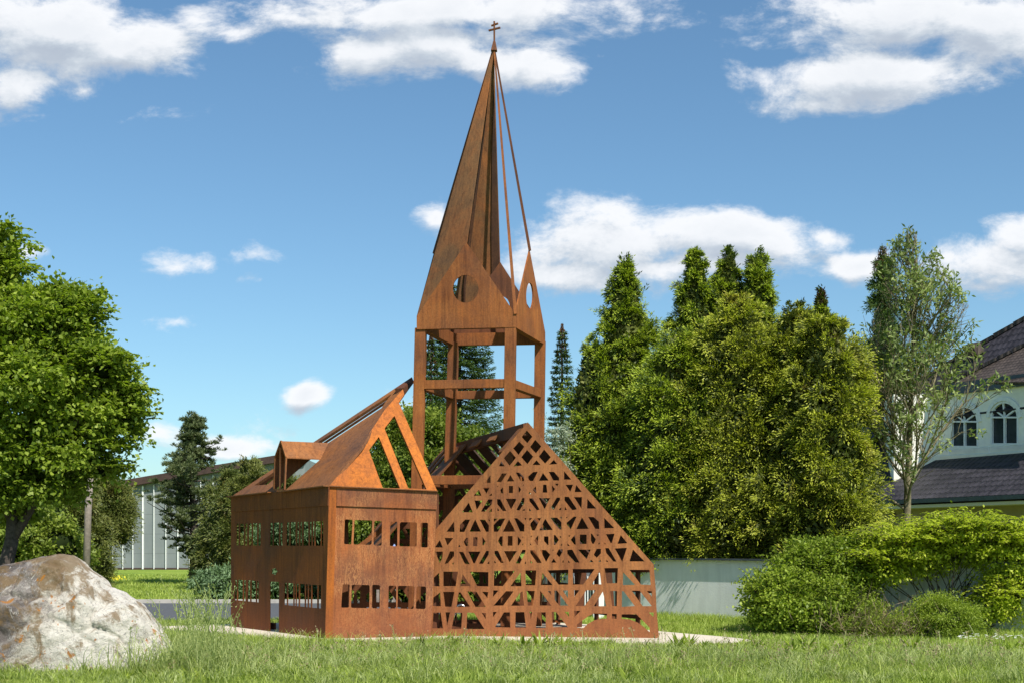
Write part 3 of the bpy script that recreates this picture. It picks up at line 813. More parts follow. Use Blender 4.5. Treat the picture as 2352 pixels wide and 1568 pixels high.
# rear gable carries the same cut-out and its full width
eL = onp(930,1297,ga,nG); OUT2 = OUT[:9]+[(925,1467),(927,1297)]
extra = []
for sx in range(3):
    for rr, (y0, y1) in enumerate(((1316,1340),(1360,1395),(1412,1440))):
        x = 934+sx*17; extra.append([(x,y0),(x+11,y0),(x+9,y1),(x+2,y1)])
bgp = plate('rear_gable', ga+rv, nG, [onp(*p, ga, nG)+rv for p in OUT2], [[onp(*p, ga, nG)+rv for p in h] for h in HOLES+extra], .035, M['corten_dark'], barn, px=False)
ER = onp(1500,1297,ga,nG); EL = onp(930,1297,ga,nG)
dR = ER-RF; dL = EL-RF
def slab(a, b, s0, s1, t0, t1, d, name, mat, th=.03):
    p = lambda s, t: RF+rv*s+d*t
    n = rv.cross(d).normalized(); n = n if n.z > 0 else -n
    qd = [p(s0,t0), p(s1,t0), p(s1,t1), p(s0,t1)]
    return MB().hexa(qd, [v-n*th for v in qd]).build(name, mat, barn)
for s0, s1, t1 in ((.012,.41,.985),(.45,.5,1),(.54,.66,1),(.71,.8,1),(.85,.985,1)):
    slab(None, None, s0+.002, s1, .0, t1, dR, 'roof_plank', M['corten_shaded'])
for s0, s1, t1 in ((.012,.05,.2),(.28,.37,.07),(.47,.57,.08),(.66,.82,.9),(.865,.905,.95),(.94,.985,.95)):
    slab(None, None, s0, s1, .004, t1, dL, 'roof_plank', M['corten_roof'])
MB().bar(RF+rv*.012-up*.12, RBk-rv*.012-up*.12, .2, .12, up).build('ridge_beam', M['corten_dark'], barn)
MB().bar(EL+rv*.5-up*.05, EL+rv-up*.05, .12, .1, up).build('wall_plate', M['corten_dark'], barn)
MB().bar(ER+rv*.012-up*.06, ER+rv*.985-up*.06, .12, .1, up).build('wall_plate', M['corten_dark'], barn)
# right-hand side wall: posts and rails seen end-on through the cut-outs
m = MB()
fr = onp(1505,1466,ga,nG)
for s in (.12,.3,.5,.7,.9):
    a = fr+rv*s; m.bar((a.x-.05,a.y,.02), (a.x-.05,a.y,1.25), .1, .05, rv)
for z in (.35,.82): m.bar(Vector((fr.x-.05,fr.y,z))+rv.normalized()*.05, Vector((fr.x-.05+rv.x,fr.y+rv.y,z))-rv.normalized()*.05, .07, .03, up)
m.build('side_frame', M['corten_dark'], barn)
# inclined inner struts
for (a, b, Y) in (((1175,1330),(1120,1460),24.4), ((1118,1310),(1165,1450),25.3), ((1338,1310),(1326,1452),25.2), ((1395,1300),(1405,1452),25.0)):
    MB().bar(at(a[0],a[1],Y), at(b[0],b[1]-4,Y), .16, .05, (1,0,0)).build('inner_strut', M['corten_dark'], barn)

# trough with tap, bench inside the barn
tr = empty('water_trough', (-.8, 23.75, .02), 'low rusty steel basin on the slab seen through the lower left gable openings', 'basin')
m = MB(); x0, x1, y0, y1 = -1.38, -.45, 23.45, 23.95
for b in ((x0,x1,y0,y0+.03,.02,.2),(x0,x1,y1-.03,y1,.02,.2),(x0,x0+.03,y0+.03,y1-.03,.02,.2),(x1-.03,x1,y0+.03,y1-.03,.02,.2),(x0+.03,x1-.03,y0+.03,y1-.03,.02,.08)): m.box(*b)
m.build('basin', M['corten_dark'], tr)
m = MB(); pts = [(-.93+.09*math.cos(t), 23.7, .42+.1*math.sin(t)) for t in np.linspace(math.pi, 0, 10)]
m.tube([(-1.02,23.7,.17)]+pts+[(-.84,23.7,.17)], .022, 8); m.build('tap', M['chrome'], tr)
be = empty('bench', (1.0, 24.0, .02), 'low rusty steel bench seen through the openings right of the middle post', 'bench')
m = MB(); m.box(.62,1.2,23.7,24.0,.2,.235); m.build('seat', M['corten_sunlit'], be)
m = MB(); m.box(.66,.7,23.72,23.98,.02,.2); m.build('leg', M['corten_dark'], be)
m = MB(); m.box(1.1,1.14,23.72,23.98,.02,.2); m.build('leg', M['corten_dark'], be)

# ------------------------------------------------------------------ garden wall, gate, play hut
wv = (Vector((3.24,29.1,0))-Vector((5.95,26.5,0))).normalized(); wn = Vector((wv.y,-wv.x,0)); wn = wn if wn.y < 0 else -wn
def wallpt(s): return Vector((5.95,26.5,0))+wv*s           # s grows to the left/back
m = MB(); a, b = wallpt(-9), wallpt(7.2)
m.hexa([a, b, b-wn*.22, a-wn*.22], [p+Vector((0,0,1.27)) for p in (a, b, b-wn*.22, a-wn*.22)])
gwall = empty('garden_wall', wallpt(0), 'low pale rendered garden wall below the conifer hedge', 'wall')
m.build('wall', M['wall'], gwall)
m = MB(); z = Vector((0,0,1.272)); a, b = a+wn*.09, b+wn*.09
m.hexa([p+z for p in (a, b, b-wn*.30, a-wn*.30)], [p+z+up*.035 for p in (a, b, b-wn*.30, a-wn*.30)])
m.build('coping', M['zinc'], gwall)
gate = empty('slatted_gate', at(1337,1400,28.4), 'grey slatted metal gate seen through the barn gable', 'gate')
gp = lambda px, py, Y=28.35: at(px, py, Y)
m = MB(); m.bar(gp(1338,1312), gp(1338,1405), .48, .05, (1,0,0)); m.build('panel', M['grey_panel'], gate)
m = MB()
for k in range(9):
    x = 1314+k*6; m.bar(gp(x,1322,28.3), gp(x,1402,28.3), .02, .02, (1,0,0))
m.build('slats', M['white_paint'], gate)
gpost = MB(); gpost.bar(at(1374,1300,28.3), Vector((at(1374,1400,28.3).x,28.3,0)), .24, .24, (1,0,0)); o = gpost.build('gate_pillar', M['white_paint'], None, .02)
tag(o, 'white rendered gate pillar right of the slatted gate', 'pillar')
hut = empty('play_hut', at(885,1300,34), 'small play hut with a bright blue roof seen through the upper front window', 'hut')
a = [at(862,1242,34), at(893,1240,34), at(893,1255,33.6), at(866,1255,33.6)]
MB().hexa(a, [p+Vector((0,.05,-.03)) for p in a]).build('roof', M['blue'], hut)
a = [at(896,1254,33.8), at(901,1243,33.8), at(911,1254,33.8)]
MB().hexa(a, [p+Vector((0,.05,0)) for p in a]).build('gable', M['paleblue'], hut)
m = MB()
for px in (868,889,906): p = at(px,1254,33.9); m.bar(p, (p.x,p.y,0), .07, .07)
m.build('posts', M['pole_wood'], hut)

# ------------------------------------------------------------------ foliage tools
def unit(v): return v/np.maximum(np.linalg.norm(v, axis=1, keepdims=True), 1e-9)
def rand_dir(n): return unit(rng.normal(size=(n,3)))
class Leaves:
    """collects diamond leaves, built as one mesh"""
    def __init__(s): s.v = []
    def add(s, P, D, Nn, Ln, Wd, fold=.12):
        D = unit(D); Sd = unit(np.cross(D, Nn)); Nn = np.cross(Sd, D)
        Ln = np.asarray(Ln).reshape(-1,1)*np.ones((len(P),1)); Wd = np.asarray(Wd).reshape(-1,1)*np.ones((len(P),1))
        mid = P+D*Ln*.45
        q = np.stack([P, mid+Sd*Wd*.5+Nn*Wd*fold, P+D*Ln-Nn*Ln*.08, mid-Sd*Wd*.5+Nn*Wd*fold], 1)
        s.v.append(q.astype(np.float32)); return s
    def build(s, name, mat, parent=None):
        V = np.concatenate(s.v).reshape(-1,3); Q = np.arange(len(V)).reshape(-1,4)
        return mesh_np(name, V, Q, mat, parent)
def fnoise(P, sc, ph):                      # cheap smooth 3-D lumps, about -1..1
    p = P*sc+ph
    return (np.sin(p[:,0]*1.7+np.sin(p[:,1]*1.3))+np.sin(p[:,1]*1.9+np.sin(p[:,2]*1.1+2))+np.sin(p[:,2]*1.5+np.sin(p[:,0]*1.4+4)))/3
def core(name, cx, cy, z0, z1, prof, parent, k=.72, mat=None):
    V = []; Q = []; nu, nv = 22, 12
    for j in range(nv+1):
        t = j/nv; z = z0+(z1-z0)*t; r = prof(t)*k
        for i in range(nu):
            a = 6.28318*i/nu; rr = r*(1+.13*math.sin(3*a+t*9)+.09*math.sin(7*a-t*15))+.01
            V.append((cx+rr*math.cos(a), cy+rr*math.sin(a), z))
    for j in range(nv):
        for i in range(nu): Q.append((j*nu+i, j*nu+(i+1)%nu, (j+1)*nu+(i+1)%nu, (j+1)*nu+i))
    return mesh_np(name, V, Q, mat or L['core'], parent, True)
def trunk(x, y, z0, z1, r0, r1, mat, parent, lean=(0,0), bend=.06):
    k = 7; pts = []; rr = []
    for i in range(k):
        t = i/(k-1); pts.append((x+lean[0]*t+bend*math.sin(t*5+x), y+lean[1]*t+bend*math.cos(t*4+y), z0+(z1-z0)*t)); rr.append(r0+(r1-r0)*t)
    return MB().tube(pts, rr, 10).build('trunk', mat, parent)

def thuja(px, ty, Y, R0, label, mat='thuja', z0=.7, nc=2300, per=24, p=1.7, q=.75, tips=1, sq=1.0, group=None, x=None, dead=False, spray=.20, leafsz=1.0):
    X = (px-CX)*Y/F if x is None else x; H = EYE+(CY-ty)*Y/F
    r = empty('conifer_tree', (X, Y, 0), label, 'tree', group)
    prof = lambda t: R0*np.maximum(1-np.asarray(t)**p, .0)**q*(.80+.2*np.minimum(np.asarray(t)/.12, 1))+.03
    nb = nc//12; t = rng.random(nb*3)**1.02; t = t[rng.random(len(t)) < .22+.78*prof(t)/R0][:nb]; n = len(t)
    a = rng.random(n)*6.28318
    o = np.stack([np.cos(a), np.sin(a)*sq, np.zeros(n)], 1)
    lump = fnoise(np.stack([np.cos(a)*R0*1.3, np.sin(a)*R0*1.3, t*(H-z0)*1.25], 1), 1.25, X*3)
    rad = prof(t)*(.97+.15*lump)*(1-.42*rng.random(n)**1.3)
    Cb = np.stack([X+rad*o[:,0], Y+rad*o[:,1], z0+(H-z0)*t+rng.normal(size=n)*.05], 1)
    ob = unit(o+np.stack([np.zeros(n), np.zeros(n), .35+.75*t], 1)+rng.normal(size=(n,3))*.22)
    sz = .75+.6*rng.random(n)
    jj = np.repeat(np.arange(n), 12); n = len(jj)
    out = unit(ob[jj]+rng.normal(size=(n,3))*.52)
    C = Cb[jj]+out*(.06*sz[jj]*rng.random(n))[:,None]+rng.normal(size=(n,3))*.035
    pl = unit(np.cross(out, rng.normal(size=(n,3))))          # fan plane of each spray
    lv = Leaves()
    ln = spray*1.75*(.6+.7*rng.random(n))*sz[jj]*np.minimum(1, .30+1.15*prof(t)/R0)[jj]
    ii = np.repeat(np.arange(n), per); s = rng.random(len(ii)); fan = rng.normal(size=len(ii))*.55
    base = C[ii]+out[ii]*(ln[ii]*s)[:,None]+pl[ii]*(ln[ii]*(.55-.25*s)*fan)[:,None]+rng.normal(size=(len(ii),3))*.02
    base[:,2] -= (s**2)*ln[ii]*.22
    D = out[ii]*.9+pl[ii]*fan[:,None]*.9+rng.normal(size=(len(ii),3))*.22; D[:,2] -= .35*s
    nr_ = np.cross(out, pl)[ii]; nr_ = nr_*np.sign((nr_*np.array([.35,-.55,.75])).sum(1))[:,None]*.8+np.array([.2,-.3,.5])+rng.normal(size=(len(ii),3))*.3
    tipk = s > .55; lz = leafsz*(.6+.8*rng.random(len(ii)))
    lv.add(base[~tipk], D[~tipk], nr_[~tipk], .080*lz[~tipk], .028*leafsz)
    tips_lv = Leaves().add(base[tipk], D[tipk], nr_[tipk], .072*lz[tipk], .024*leafsz)
    for k in range(tips):                                     # leaders above the crown
        aa = rng.random()*6.28; ox = (0 if k == 0 else .34*R0*math.cos(aa)); oy = (0 if k == 0 else .3*R0*math.sin(aa)); zt = H-(0 if k == 0 else rng.random()*.5)
        for zz in np.linspace(0, 1, 16):
            m = 34; a1 = rng.random()*6.28; l1 = (.36*(1-zz)+.07)*R0*.6; dd = np.array([math.cos(a1), math.sin(a1), .85]); tt = rng.random(m)
            P = np.array([X+ox, Y+oy, zt-1.1+1.15*zz])+dd*(l1*tt)[:,None]+rng.normal(size=(m,3))*.03
            lv.add(P, dd+rng.normal(size=(m,3))*.5, rand_dir(m), .085, .03)
    lv.build('crown', L[mat+'_old' if mat in ('thuja','thuja_y') else mat], r); tips_lv.build('young_sunlit_growth', L[mat], r)  # thuja tips brighter: new growth plus sunlight put into the colour
    if dead:
        m = 700; tt = rng.random(m); aa = rng.random(m)*6.28; rr = (.12+.30*(1-tt))*rng.random(m)**.4*R0
        lb = Leaves(); lb.add(np.stack([X+rr*np.cos(aa), Y+rr*np.sin(aa), H-1.0+1.05*tt], 1), rand_dir(m)+np.array([0,0,.3]), rand_dir(m), .1, .03); tag(lb.build('browned_tip', L['spruce_brown'], r), None, None, None, 'stuff')
    m = int(nc*4); t = rng.random(m)*.97; a = rng.random(m)*6.28; rr = prof(t)*(.45+.33*rng.random(m))
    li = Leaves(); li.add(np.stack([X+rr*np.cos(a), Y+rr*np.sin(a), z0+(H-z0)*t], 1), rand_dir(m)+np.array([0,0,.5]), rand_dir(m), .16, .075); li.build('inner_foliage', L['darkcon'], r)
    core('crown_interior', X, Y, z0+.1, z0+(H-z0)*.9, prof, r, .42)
    trunk(X, Y, 0, z0+.8, .16, .13, M['bark_dark'], r)
    return r

def spruce(px, ty, Y, R0, label, mat='spruce', z0=.8, cones=True, group=None, dz=.30, p=.85):
    X = (px-CX)*Y/F; H = EYE+(CY-ty)*Y/F
    r = empty('spruce_tree', (X, Y, 0), label, 'tree', group)
    lv = Leaves(); wood = MB(); z = z0; lb = Leaves()
    while z < H-.1:
        t = (z-z0)/(H-z0); rad = R0*(1-t)**p+.06; nb = 9 if rad > .8 else 6
        a0 = rng.random()*6.28
        for k in range(nb):
            a = a0+6.28*k/nb+rng.normal()*.15; ln = rad*(.78+.4*rng.random())
            d = np.array([math.cos(a), math.sin(a), 0]); m = max(14, int(150*ln))
            s = np.sqrt(rng.random(m)); w = .30*ln*(1-s*.75)*rng.normal(size=m)*.8
            sidev = np.array([-d[1], d[0], 0])
            P = np.array([X, Y, z])+d*(ln*s)[:,None]+sidev*w[:,None]
            P[:,2] += -.30*ln*s+.22*ln*s**2.5+rng.normal(size=m)*.035-np.abs(w)*.35
            D = d*.6+sidev*np.sign(w)[:,None]*.6+rng.normal(size=(m,3))*.3; D[:,2] -= .25*(1-s)
            lv.add(P, D, rand_dir(m)*.5+np.array([0,0,1.0]), .13, .045)
            if rad > .4: wood.tube([(X, Y, z), (X+d[0]*ln*.5, Y+d[1]*ln*.5, z-.13*ln), (X+d[0]*ln*.9, Y+d[1]*ln*.9, z-.13*ln)], [.025,.016,.006], 4, cap=False)
        z += dz*(.75+.5*rng.random())*(.6+.5*(1-t))
    lv.build('crown', L[mat], r)
    if cones:
        m = 260; tt = rng.random(m); aa = rng.random(m)*6.28; rr = (.08+.45*(1-tt))*R0*.42
        lb.add(np.stack([X+rr*np.cos(aa), Y+rr*np.sin(aa), H-1.3+1.35*tt], 1), rng.normal(size=(m,3))*.3+np.array([0,0,-1.0]), rand_dir(m), .14, .05); lb.build('cone_cluster', L['spruce_brown'], r)
    wood.tube([(X,Y,0),(X,Y,H*.5),(X,Y,H)], [.16,.09,.015], 8); wood.build('trunk', M['bark_dark'], r)
    return r

def bushy(name, label, cat, blobs, mat, ncl, per, leaf, parentloc, stems=None, group=None, clr=.22, flat=.5, up_=.25, bark='bark_dark', corek=0, layered=0, zf=.62, trunkmat=None, low=-.75):
    """broad-leaved crown made of lumpy blobs (x,y,z,rx,ry,rz)"""
    r = empty(name, parentloc, label, cat, group); lv = Leaves()
    vol = np.array([b[3]*b[5] for b in blobs]); pr = vol/vol.sum()
    nbg = max(8, ncl//8); bi = rng.choice(len(blobs), nbg, p=pr); B = np.array(blobs)[bi]
    d = rand_dir(nbg); d[:,2] = np.where(d[:,2] < low, -d[:,2], d[:,2])
    lump = fnoise(d*2.2+B[:,:3], 1.5, 1.3)
    rr = (.97+.17*lump)*(1-.42*rng.random(nbg)**1.5)
    Cb = B[:,:3]+d*B[:,3:6]*rr[:,None]
    jj = np.repeat(np.arange(nbg), 8); g0 = rand_dir(len(jj))*(rng.random(len(jj))**.5)[:,None]*clr*1.75*(.7+.6*rng.random(nbg))[jj][:,None]; g0[:,2] *= zf
    C = Cb[jj]+g0; d = unit(d[jj]+g0/clr*.35)
    keep = C[:,2] > .05; C = C[keep]; d = d[keep]; n = len(C)
    clr = clr*.55
    nrm = unit(rng.normal(size=(n,3))*.45+np.array([0,0,1.0])+d*.3)
    ta = unit(np.cross(nrm, rng.normal(size=(n,3)))); tb = np.cross(nrm, ta)
    ii = np.repeat(np.arange(n), per); g = rng.normal(size=(len(ii),3))*clr*(.6+.8*rng.random(n))[ii][:,None]
    P = C[ii]+ta[ii]*g[:,:1]+tb[ii]*g[:,1:2]+nrm[ii]*g[:,2:3]*flat
    P = P[(P[:,2] > .03)]; ii = ii[:len(P)] if len(P) != len(ii) else ii
    k = len(P)
    D = d[ii]*.5+rng.normal(size=(k,3))*.8; D[:,2] += -.15
    lv.add(P, D, rng.normal(size=(k,3))*.55+np.array([0,0,1.0])*(.5+up_), leaf[0]*(.6+.8*rng.random(k)), leaf[1]*(.7+.6*rng.random(k)))
    lv.build('crown' if name.endswith('tree') else 'foliage', L[mat], r)
    w = MB(); base = Vector(parentloc)
    if stems:
        for pts, rad in stems: w.tube(pts, rad, 8)
    for j in range(min(60, 10*len(blobs))):
        b = blobs[j % len(blobs)]; c = C[rng.integers(n)]
        s0 = Vector(stems[j % len(stems)][0][-1]) if stems else base+Vector((rng.normal()*.2, rng.normal()*.2, 0))
        c = Vector(c); mid = s0.lerp(c, .55)+Vector((rng.normal()*.12, rng.normal()*.12, .12))
        q = .035 if stems else .014
        w.tube([s0, mid, c], [q, q*.6, q*.2], 5, cap=False)
    w.build('trunk' if name.endswith('tree') else 'stems', M[bark], r)
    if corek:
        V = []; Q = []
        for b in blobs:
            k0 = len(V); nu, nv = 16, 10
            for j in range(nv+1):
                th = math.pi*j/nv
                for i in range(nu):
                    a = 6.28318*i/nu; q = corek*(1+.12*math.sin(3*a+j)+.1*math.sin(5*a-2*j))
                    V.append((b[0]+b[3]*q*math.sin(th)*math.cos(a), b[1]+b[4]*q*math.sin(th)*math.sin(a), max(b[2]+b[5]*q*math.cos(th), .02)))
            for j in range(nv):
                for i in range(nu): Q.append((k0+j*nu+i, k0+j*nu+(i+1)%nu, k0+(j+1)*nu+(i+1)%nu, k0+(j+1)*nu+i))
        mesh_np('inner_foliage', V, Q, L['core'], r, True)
    return r
def shoots(blobs, n, ln, leaf, mat, name, label_parent, per=24, upw=.5, droop=.9):
    lv = Leaves(); w = MB(); B = np.array(blobs)
    bi = rng.integers(0, len(blobs), n); d = rand_dir(n); d[:,2] = np.abs(d[:,2])*.8+.05; d[:,1] -= .25; d = unit(d)
    for i in range(n):
        b = B[bi[i]]; p = b[:3]+d[i]*b[3:6]*rng.uniform(.55,.95); l = ln*rng.uniform(.55,1.25)
        h = unit(np.array([[d[i,0]+rng.normal()*.5, d[i,1]+rng.normal()*.5, 0]]))[0]
        t = np.linspace(0, 1, 7); P = p+h*(l*t)[:,None]*.85; P[:,2] += l*(upw*t-droop*.5*t**2)
        if P[:,2].min() < .05: continue
        w.tube([tuple(q) for q in P[::2]], [.007,.005,.004,.002], 3, cap=False)
        tt = rng.random(per)**.8; Q = np.stack([np.interp(tt, t, P[:,k]) for k in range(3)], 1)
        side = np.where(rng.random(per) < .5, 1, -1)[:,None]*np.cross(h, [0,0,1.0])
        lv.add(Q, side+h*.5+rng.normal(size=(per,3))*.22+np.array([0,0,-.12]), np.array([0,0,1.0])+rng.normal(size=(per,3))*.22, leaf[0]*(.6+.7*rng.random(per)), leaf[1])
    tag(lv.build('shoots', L[mat], label_parent), None, None, None, 'stuff'); tag(w.build('twigs', M['bark_dark'], label_parent), None, None, None, 'stuff')
def blob(px, py, Y, rx, rz, ry=None):
    p = at(px, py, Y); s = Y/F; return (p.x, p.y, p.z, rx*s, (ry if ry else rx)*s, rz*s)

# ------------------------------------------------------------------ conifer hedge behind the wall
GH = 'tall conifers in the row behind the garden wall'
thuja(1436, 600, 31.6, 2.1, 'slender light-green conifer at the left end of the tall row', group=GH, nc=4200, p=1.0, q=.95, tips=1, z0=1.15)
thuja(1335, 790, 31.5, 1.0, 'short broad conifer low down in front of the slender left one', group=GH, nc=1500, p=2.2, q=.6, x=2.0, z0=.8)
thuja(1597, 583, 31.4, 2.0, 'conifer with the leftmost of the three feathery tops in the tall row', group=GH, nc=3600, p=1.0, q=.92, tips=1, z0=1.15)
thuja(1672, 580, 31.4, 1.9, 'conifer with the middle of the three feathery tops in the tall row', group=GH, nc=3300, p=1.0, q=.92, tips=1, z0=1.15)
thuja(1738, 582, 31.2, 1.9, 'conifer with the rightmost of the three feathery tops in the tall row', group=GH, nc=3300, p=1.0, q=.92, tips=1, z0=1.15)
thuja(1562, 770, 29.9, 1.4, 'broad rounded conifer bulging over the wall left of the middle', 'thuja', group=GH, nc=3400, p=2.1, q=.65, z0=1.2, spray=.24)
thuja(1695, 690, 29.4, 1.5, 'broad yellow-green conifer bulging over the middle of the wall', 'thuja_y', group=GH, nc=4000, p=2.2, q=.65, z0=1.2, tips=2, spray=.24)
thuja(1842, 705, 28.6, 1.35, 'yellow-green conifer near the right end of the tall row', 'thuja_y', group=GH, nc=3400, p=1.9, q=.65, z0=1.15, tips=2)
thuja(1902, 730, 27.8, 1.05, 'narrow bright conifer at the right end of the tall row beside the roof', 'thuja_y', group=GH, nc=2300, p=2.4, q=.6, z0=1.1)
thuja(1886, 672, 30.2, .62, 'thin conifer with a rusty brown tip rising behind the right end of the row', 'thuja', group=GH, nc=1300, p=1.0, q=.9, dead=True, z0=2)
thuja(2028, 572, 52.0, 1.15, 'dark pointed conifer with a brown tip directly left of the sparse pale tree', 'spruce', group=GH, nc=2000, p=1.0, q=.8, dead=True, z0=2.0, spray=.34, leafsz=1.6)

# spruces
spruce(1056, 640, 50, 2.5, 'wide dark spruce seen through the open steel tower', z0=1.2, group='spruces far behind the sculptures', p=.6, cones=False)
spruce(990, 772, 47, 1.1, 'narrower spruce with brown cones left of the wide one behind the tower', z0=1.2, group='spruces far behind the sculptures')
spruce(1291, 745, 50, 1.0, 'small pointed spruce with a brown top standing alone right of the tower', z0=1.0, group='spruces far behind the sculptures', p=.75)

# broad-leaved maple at the left edge
mY = 30.0
bl = [blob(60,880,mY,190,190), blob(190,930,mY,120,150), blob(-60,760,mY,150,160), blob(120,770,mY,110,110), blob(238,850,mY-.6,55,55), blob(272,965,mY,52,58),
      blob(15,640,mY,42,60), blob(-10,560,mY,50,45), blob(180,1040,mY,110,70), blob(45,1060,mY,140,80), blob(180,735,mY,50,60), blob(305,905,mY,32,32), blob(-170,900,mY,190,260), blob(230,1085,mY,45,30), blob(0,1130,mY,90,30), blob(110,1125,mY,90,38), blob(-60,1150,mY,110,50), blob(30,1160,mY+.8,70,30)]
x0 = (2-CX)*mY/F
bushy('maple_tree', 'large bright green broadleaf tree filling the left edge', 'tree', bl, 'maple', 7600, 17, (.11,.09), (x0, mY, 0),
      stems=[([(x0-.15,mY,0),(x0+.05,mY,.9),(x0+.25,mY,1.7),(x0+.3,mY,3)], [.24,.19,.16,.11]), ([(x0+.2,mY,1.6),(x0+.8,mY,2.6),(x0+1.5,mY,3.8)], [.12,.09,.05]), ([(x0+.25,mY,2.2),(x0-.5,mY,3.4),(x0-.6,mY,5.8)], [.12,.09,.04])],
      clr=.22, flat=.4, corek=.3, up_=.4)
for o_ in [o for o in bpy.data.objects if o.name.startswith('maple_tree')]: shoots(bl, 700, .6, (.11,.085), 'maple', 'shoot', o_, 20, .35, .5)

# sparse whitebeam with pale branches
def sparse_tree():
    Y = 28.6; X0 = (2083-CX)*Y/F; r = empty('whitebeam_tree', (X0, Y, 0), 'slim half-bare tree with pale lichened branches in front of the tiled roof', 'tree')
    w = MB(); tips = []
    rnd_ = random.Random(11)
    H = EYE+(CY-515)*Y/F
    def envr(z):                                   # crown half-width at height z
        t = (z-2.4)/(H-2.4)
        return float(np.interp(t, [-.1,0,.1,.35,.6,.75,.9,1], [.2,.6,1.4,1.85,1.45,1.05,.5,.15]))
    def grow(p, d, ln, rad, lev):
        pts = [p]; n = 5; dd = d.copy()
        for i in range(n):
            dd = (dd+Vector((rnd_.gauss(0,.13), rnd_.gauss(0,.13), rnd_.gauss(0.05,.08)))).normalized()
            q = pts[-1]+dd*ln/n
            ofs = float(np.interp(q.z, [2.4,3.6,5.0,6.0,7.4], [0,.45,.5,.15,.1]))
            if math.hypot(q.x-X0-ofs, q.y-Y) > envr(q.z) or q.z > H: break
            pts.append(q)
        if len(pts) < 2: return
        w.tube(pts, [rad*(1-.55*i/(len(pts)-1)) for i in range(len(pts))], 6 if lev < 2 else 4, cap=False)
        if lev >= 2: tips.append(pts[-1])
        if lev >= 2 and len(pts) > 3: tips.append(pts[len(pts)//2])
        if lev < 3:
            for i in range(1, len(pts)):
                for _ in range(2 if rnd_.random() < .5 else 1):
                    a = rnd_.random()*6.28; tlt = rnd_.uniform(.45, .85)
                    o = dd.orthogonal().normalized(); o = Matrix.Rotation(a, 3, dd) @ o
                    nd = (dd*math.cos(tlt)+o*math.sin(tlt)+Vector((0,0,.18))).normalized()
                    grow(pts[i], nd, ln*rnd_.uniform(.42,.62), rad*.5, lev+1)
    main = [Vector((X0,Y,0)), Vector((X0-.02,Y,1.2)), Vector((X0+.0,Y,2.2)), Vector((X0+.03,Y,3.2)), Vector((X0+.08,Y,4.4)), Vector((X0+.1,Y,5.6)), Vector((X0+.22,Y,7.2)), Vector((X0+.2,Y,H-.2))]
    w.tube(main, [.10,.09,.085,.075,.06,.045,.025,.01], 8)
    z = 2.35
    while z < H-.5:
        p = None
        for a, b in zip(main, main[1:]):
            if a.z <= z <= b.z: p = a.lerp(b, (z-a.z)/(b.z-a.z))
        a = rnd_.random()*6.28; t = (z-2.3)/(H-2.3)
        d = Vector((math.cos(a)*.75, math.sin(a)*.75, .75+.3*t)).normalized()
        grow(p, d, (2.3-1.3*t), .034*(1-.6*t), 1); z += .15
    w.build('trunk', M['bark_lichen'], r)
    T_ = np.array([[p.x,p.y,p.z] for p in tips]); lv = Leaves()
    dens_ = fnoise(T_, 1.9, 3.0); T_ = T_[(dens_ > -.2) & (rng.random(len(T_)) < .05+.45*np.array([envr(z)/1.85 for z in T_[:,2]])**1.5)]
    per = 12; ii = np.repeat(np.arange(len(T_)), per)
    P = T_[ii]+rng.normal(size=(len(ii),3))*.055
    lv.add(P, rand_dir(len(ii))+np.array([0,0,.25]), rand_dir(len(ii))+np.array([0,0,.6]), .13*(.6+.7*rng.random(len(ii))), .045)
    lv.build('crown', L['whitebeam'], r)
    print('whitebeam tips', len(tips), 'used', len(T_))
sparse_tree()

# pine and mixed evergreens on the left
def pine():
    Y = 50; X0 = (440-CX)*Y/F; r = empty('pine_tree', (X0, Y, 0), 'dark irregular pine in front of the grey hall', 'tree'); w = MB(); lv = Leaves()
    H = EYE+(CY-952)*Y/F
    w.tube([(X0+.1,Y,0),(X0+.1,Y,2),(X0,Y,4),(X0+.2,Y,H)], [.2,.16,.1,.03], 8)
    prof = [(1.0,.1),(1.5,1.0),(2.1,1.7),(2.8,1.9),(3.3,1.6),(3.9,2.1),(4.3,1.3),(4.8,.9),(5.3,.7),(5.9,.35),(H,.08)]
    n = 0; ends = []
    for z0_, r0_ in zip(*[np.linspace(1.1, H-.15, 105), np.interp(np.linspace(1.1, H-.15, 105), [a for a, b in prof], [b for a, b in prof])]):
        a = rng.random()*6.28; ln = r0_*(.3+.95*rng.random())
        e = Vector((X0+.1+ln*math.cos(a), Y+ln*math.sin(a), z0_+.22*ln))
        w.tube([(X0+.1,Y,z0_-.1), (X0+.1+ln*.6*math.cos(a), Y+ln*.6*math.sin(a), z0_), e], [.035,.022,.01], 5, cap=False)
        for f in (.45,.6,.72,.85,1):
            for _ in range(3): ends.append((X0+.1+ln*f*math.cos(a)+rng.normal()*.16, Y+ln*f*math.sin(a)+rng.normal()*.16, z0_-.1+(.32*ln)*f+abs(rng.normal())*.10))
    E = np.array(ends); per = 24; ii = np.repeat(np.arange(len(E)), per)
    dd = rand_dir(len(ii)); dd[:,2] = np.abs(dd[:,2])*1.2+.1
    lv.add(E[ii]+dd*.03, dd, rand_dir(len(ii)), .15, .035)
    w.build('trunk', M['bark_dark'], r); lv.build('crown', L['pine'], r)
pine()
GL = 'evergreens in the background on the left'
thuja(575, 1062, 44, 1.1, 'bushy dark evergreen directly behind the left end of the house sculpture', 'darkcon', z0=.1, nc=1700, p=2.2, q=.6, group=GL, spray=.26, leafsz=1.4, tips=2)
thuja(525, 1085, 45, .9, 'bushy dark evergreen between the pine and the one behind the house sculpture', 'darkcon', z0=.1, nc=1300, p=2.0, q=.6, group=GL, spray=.26, leafsz=1.4)
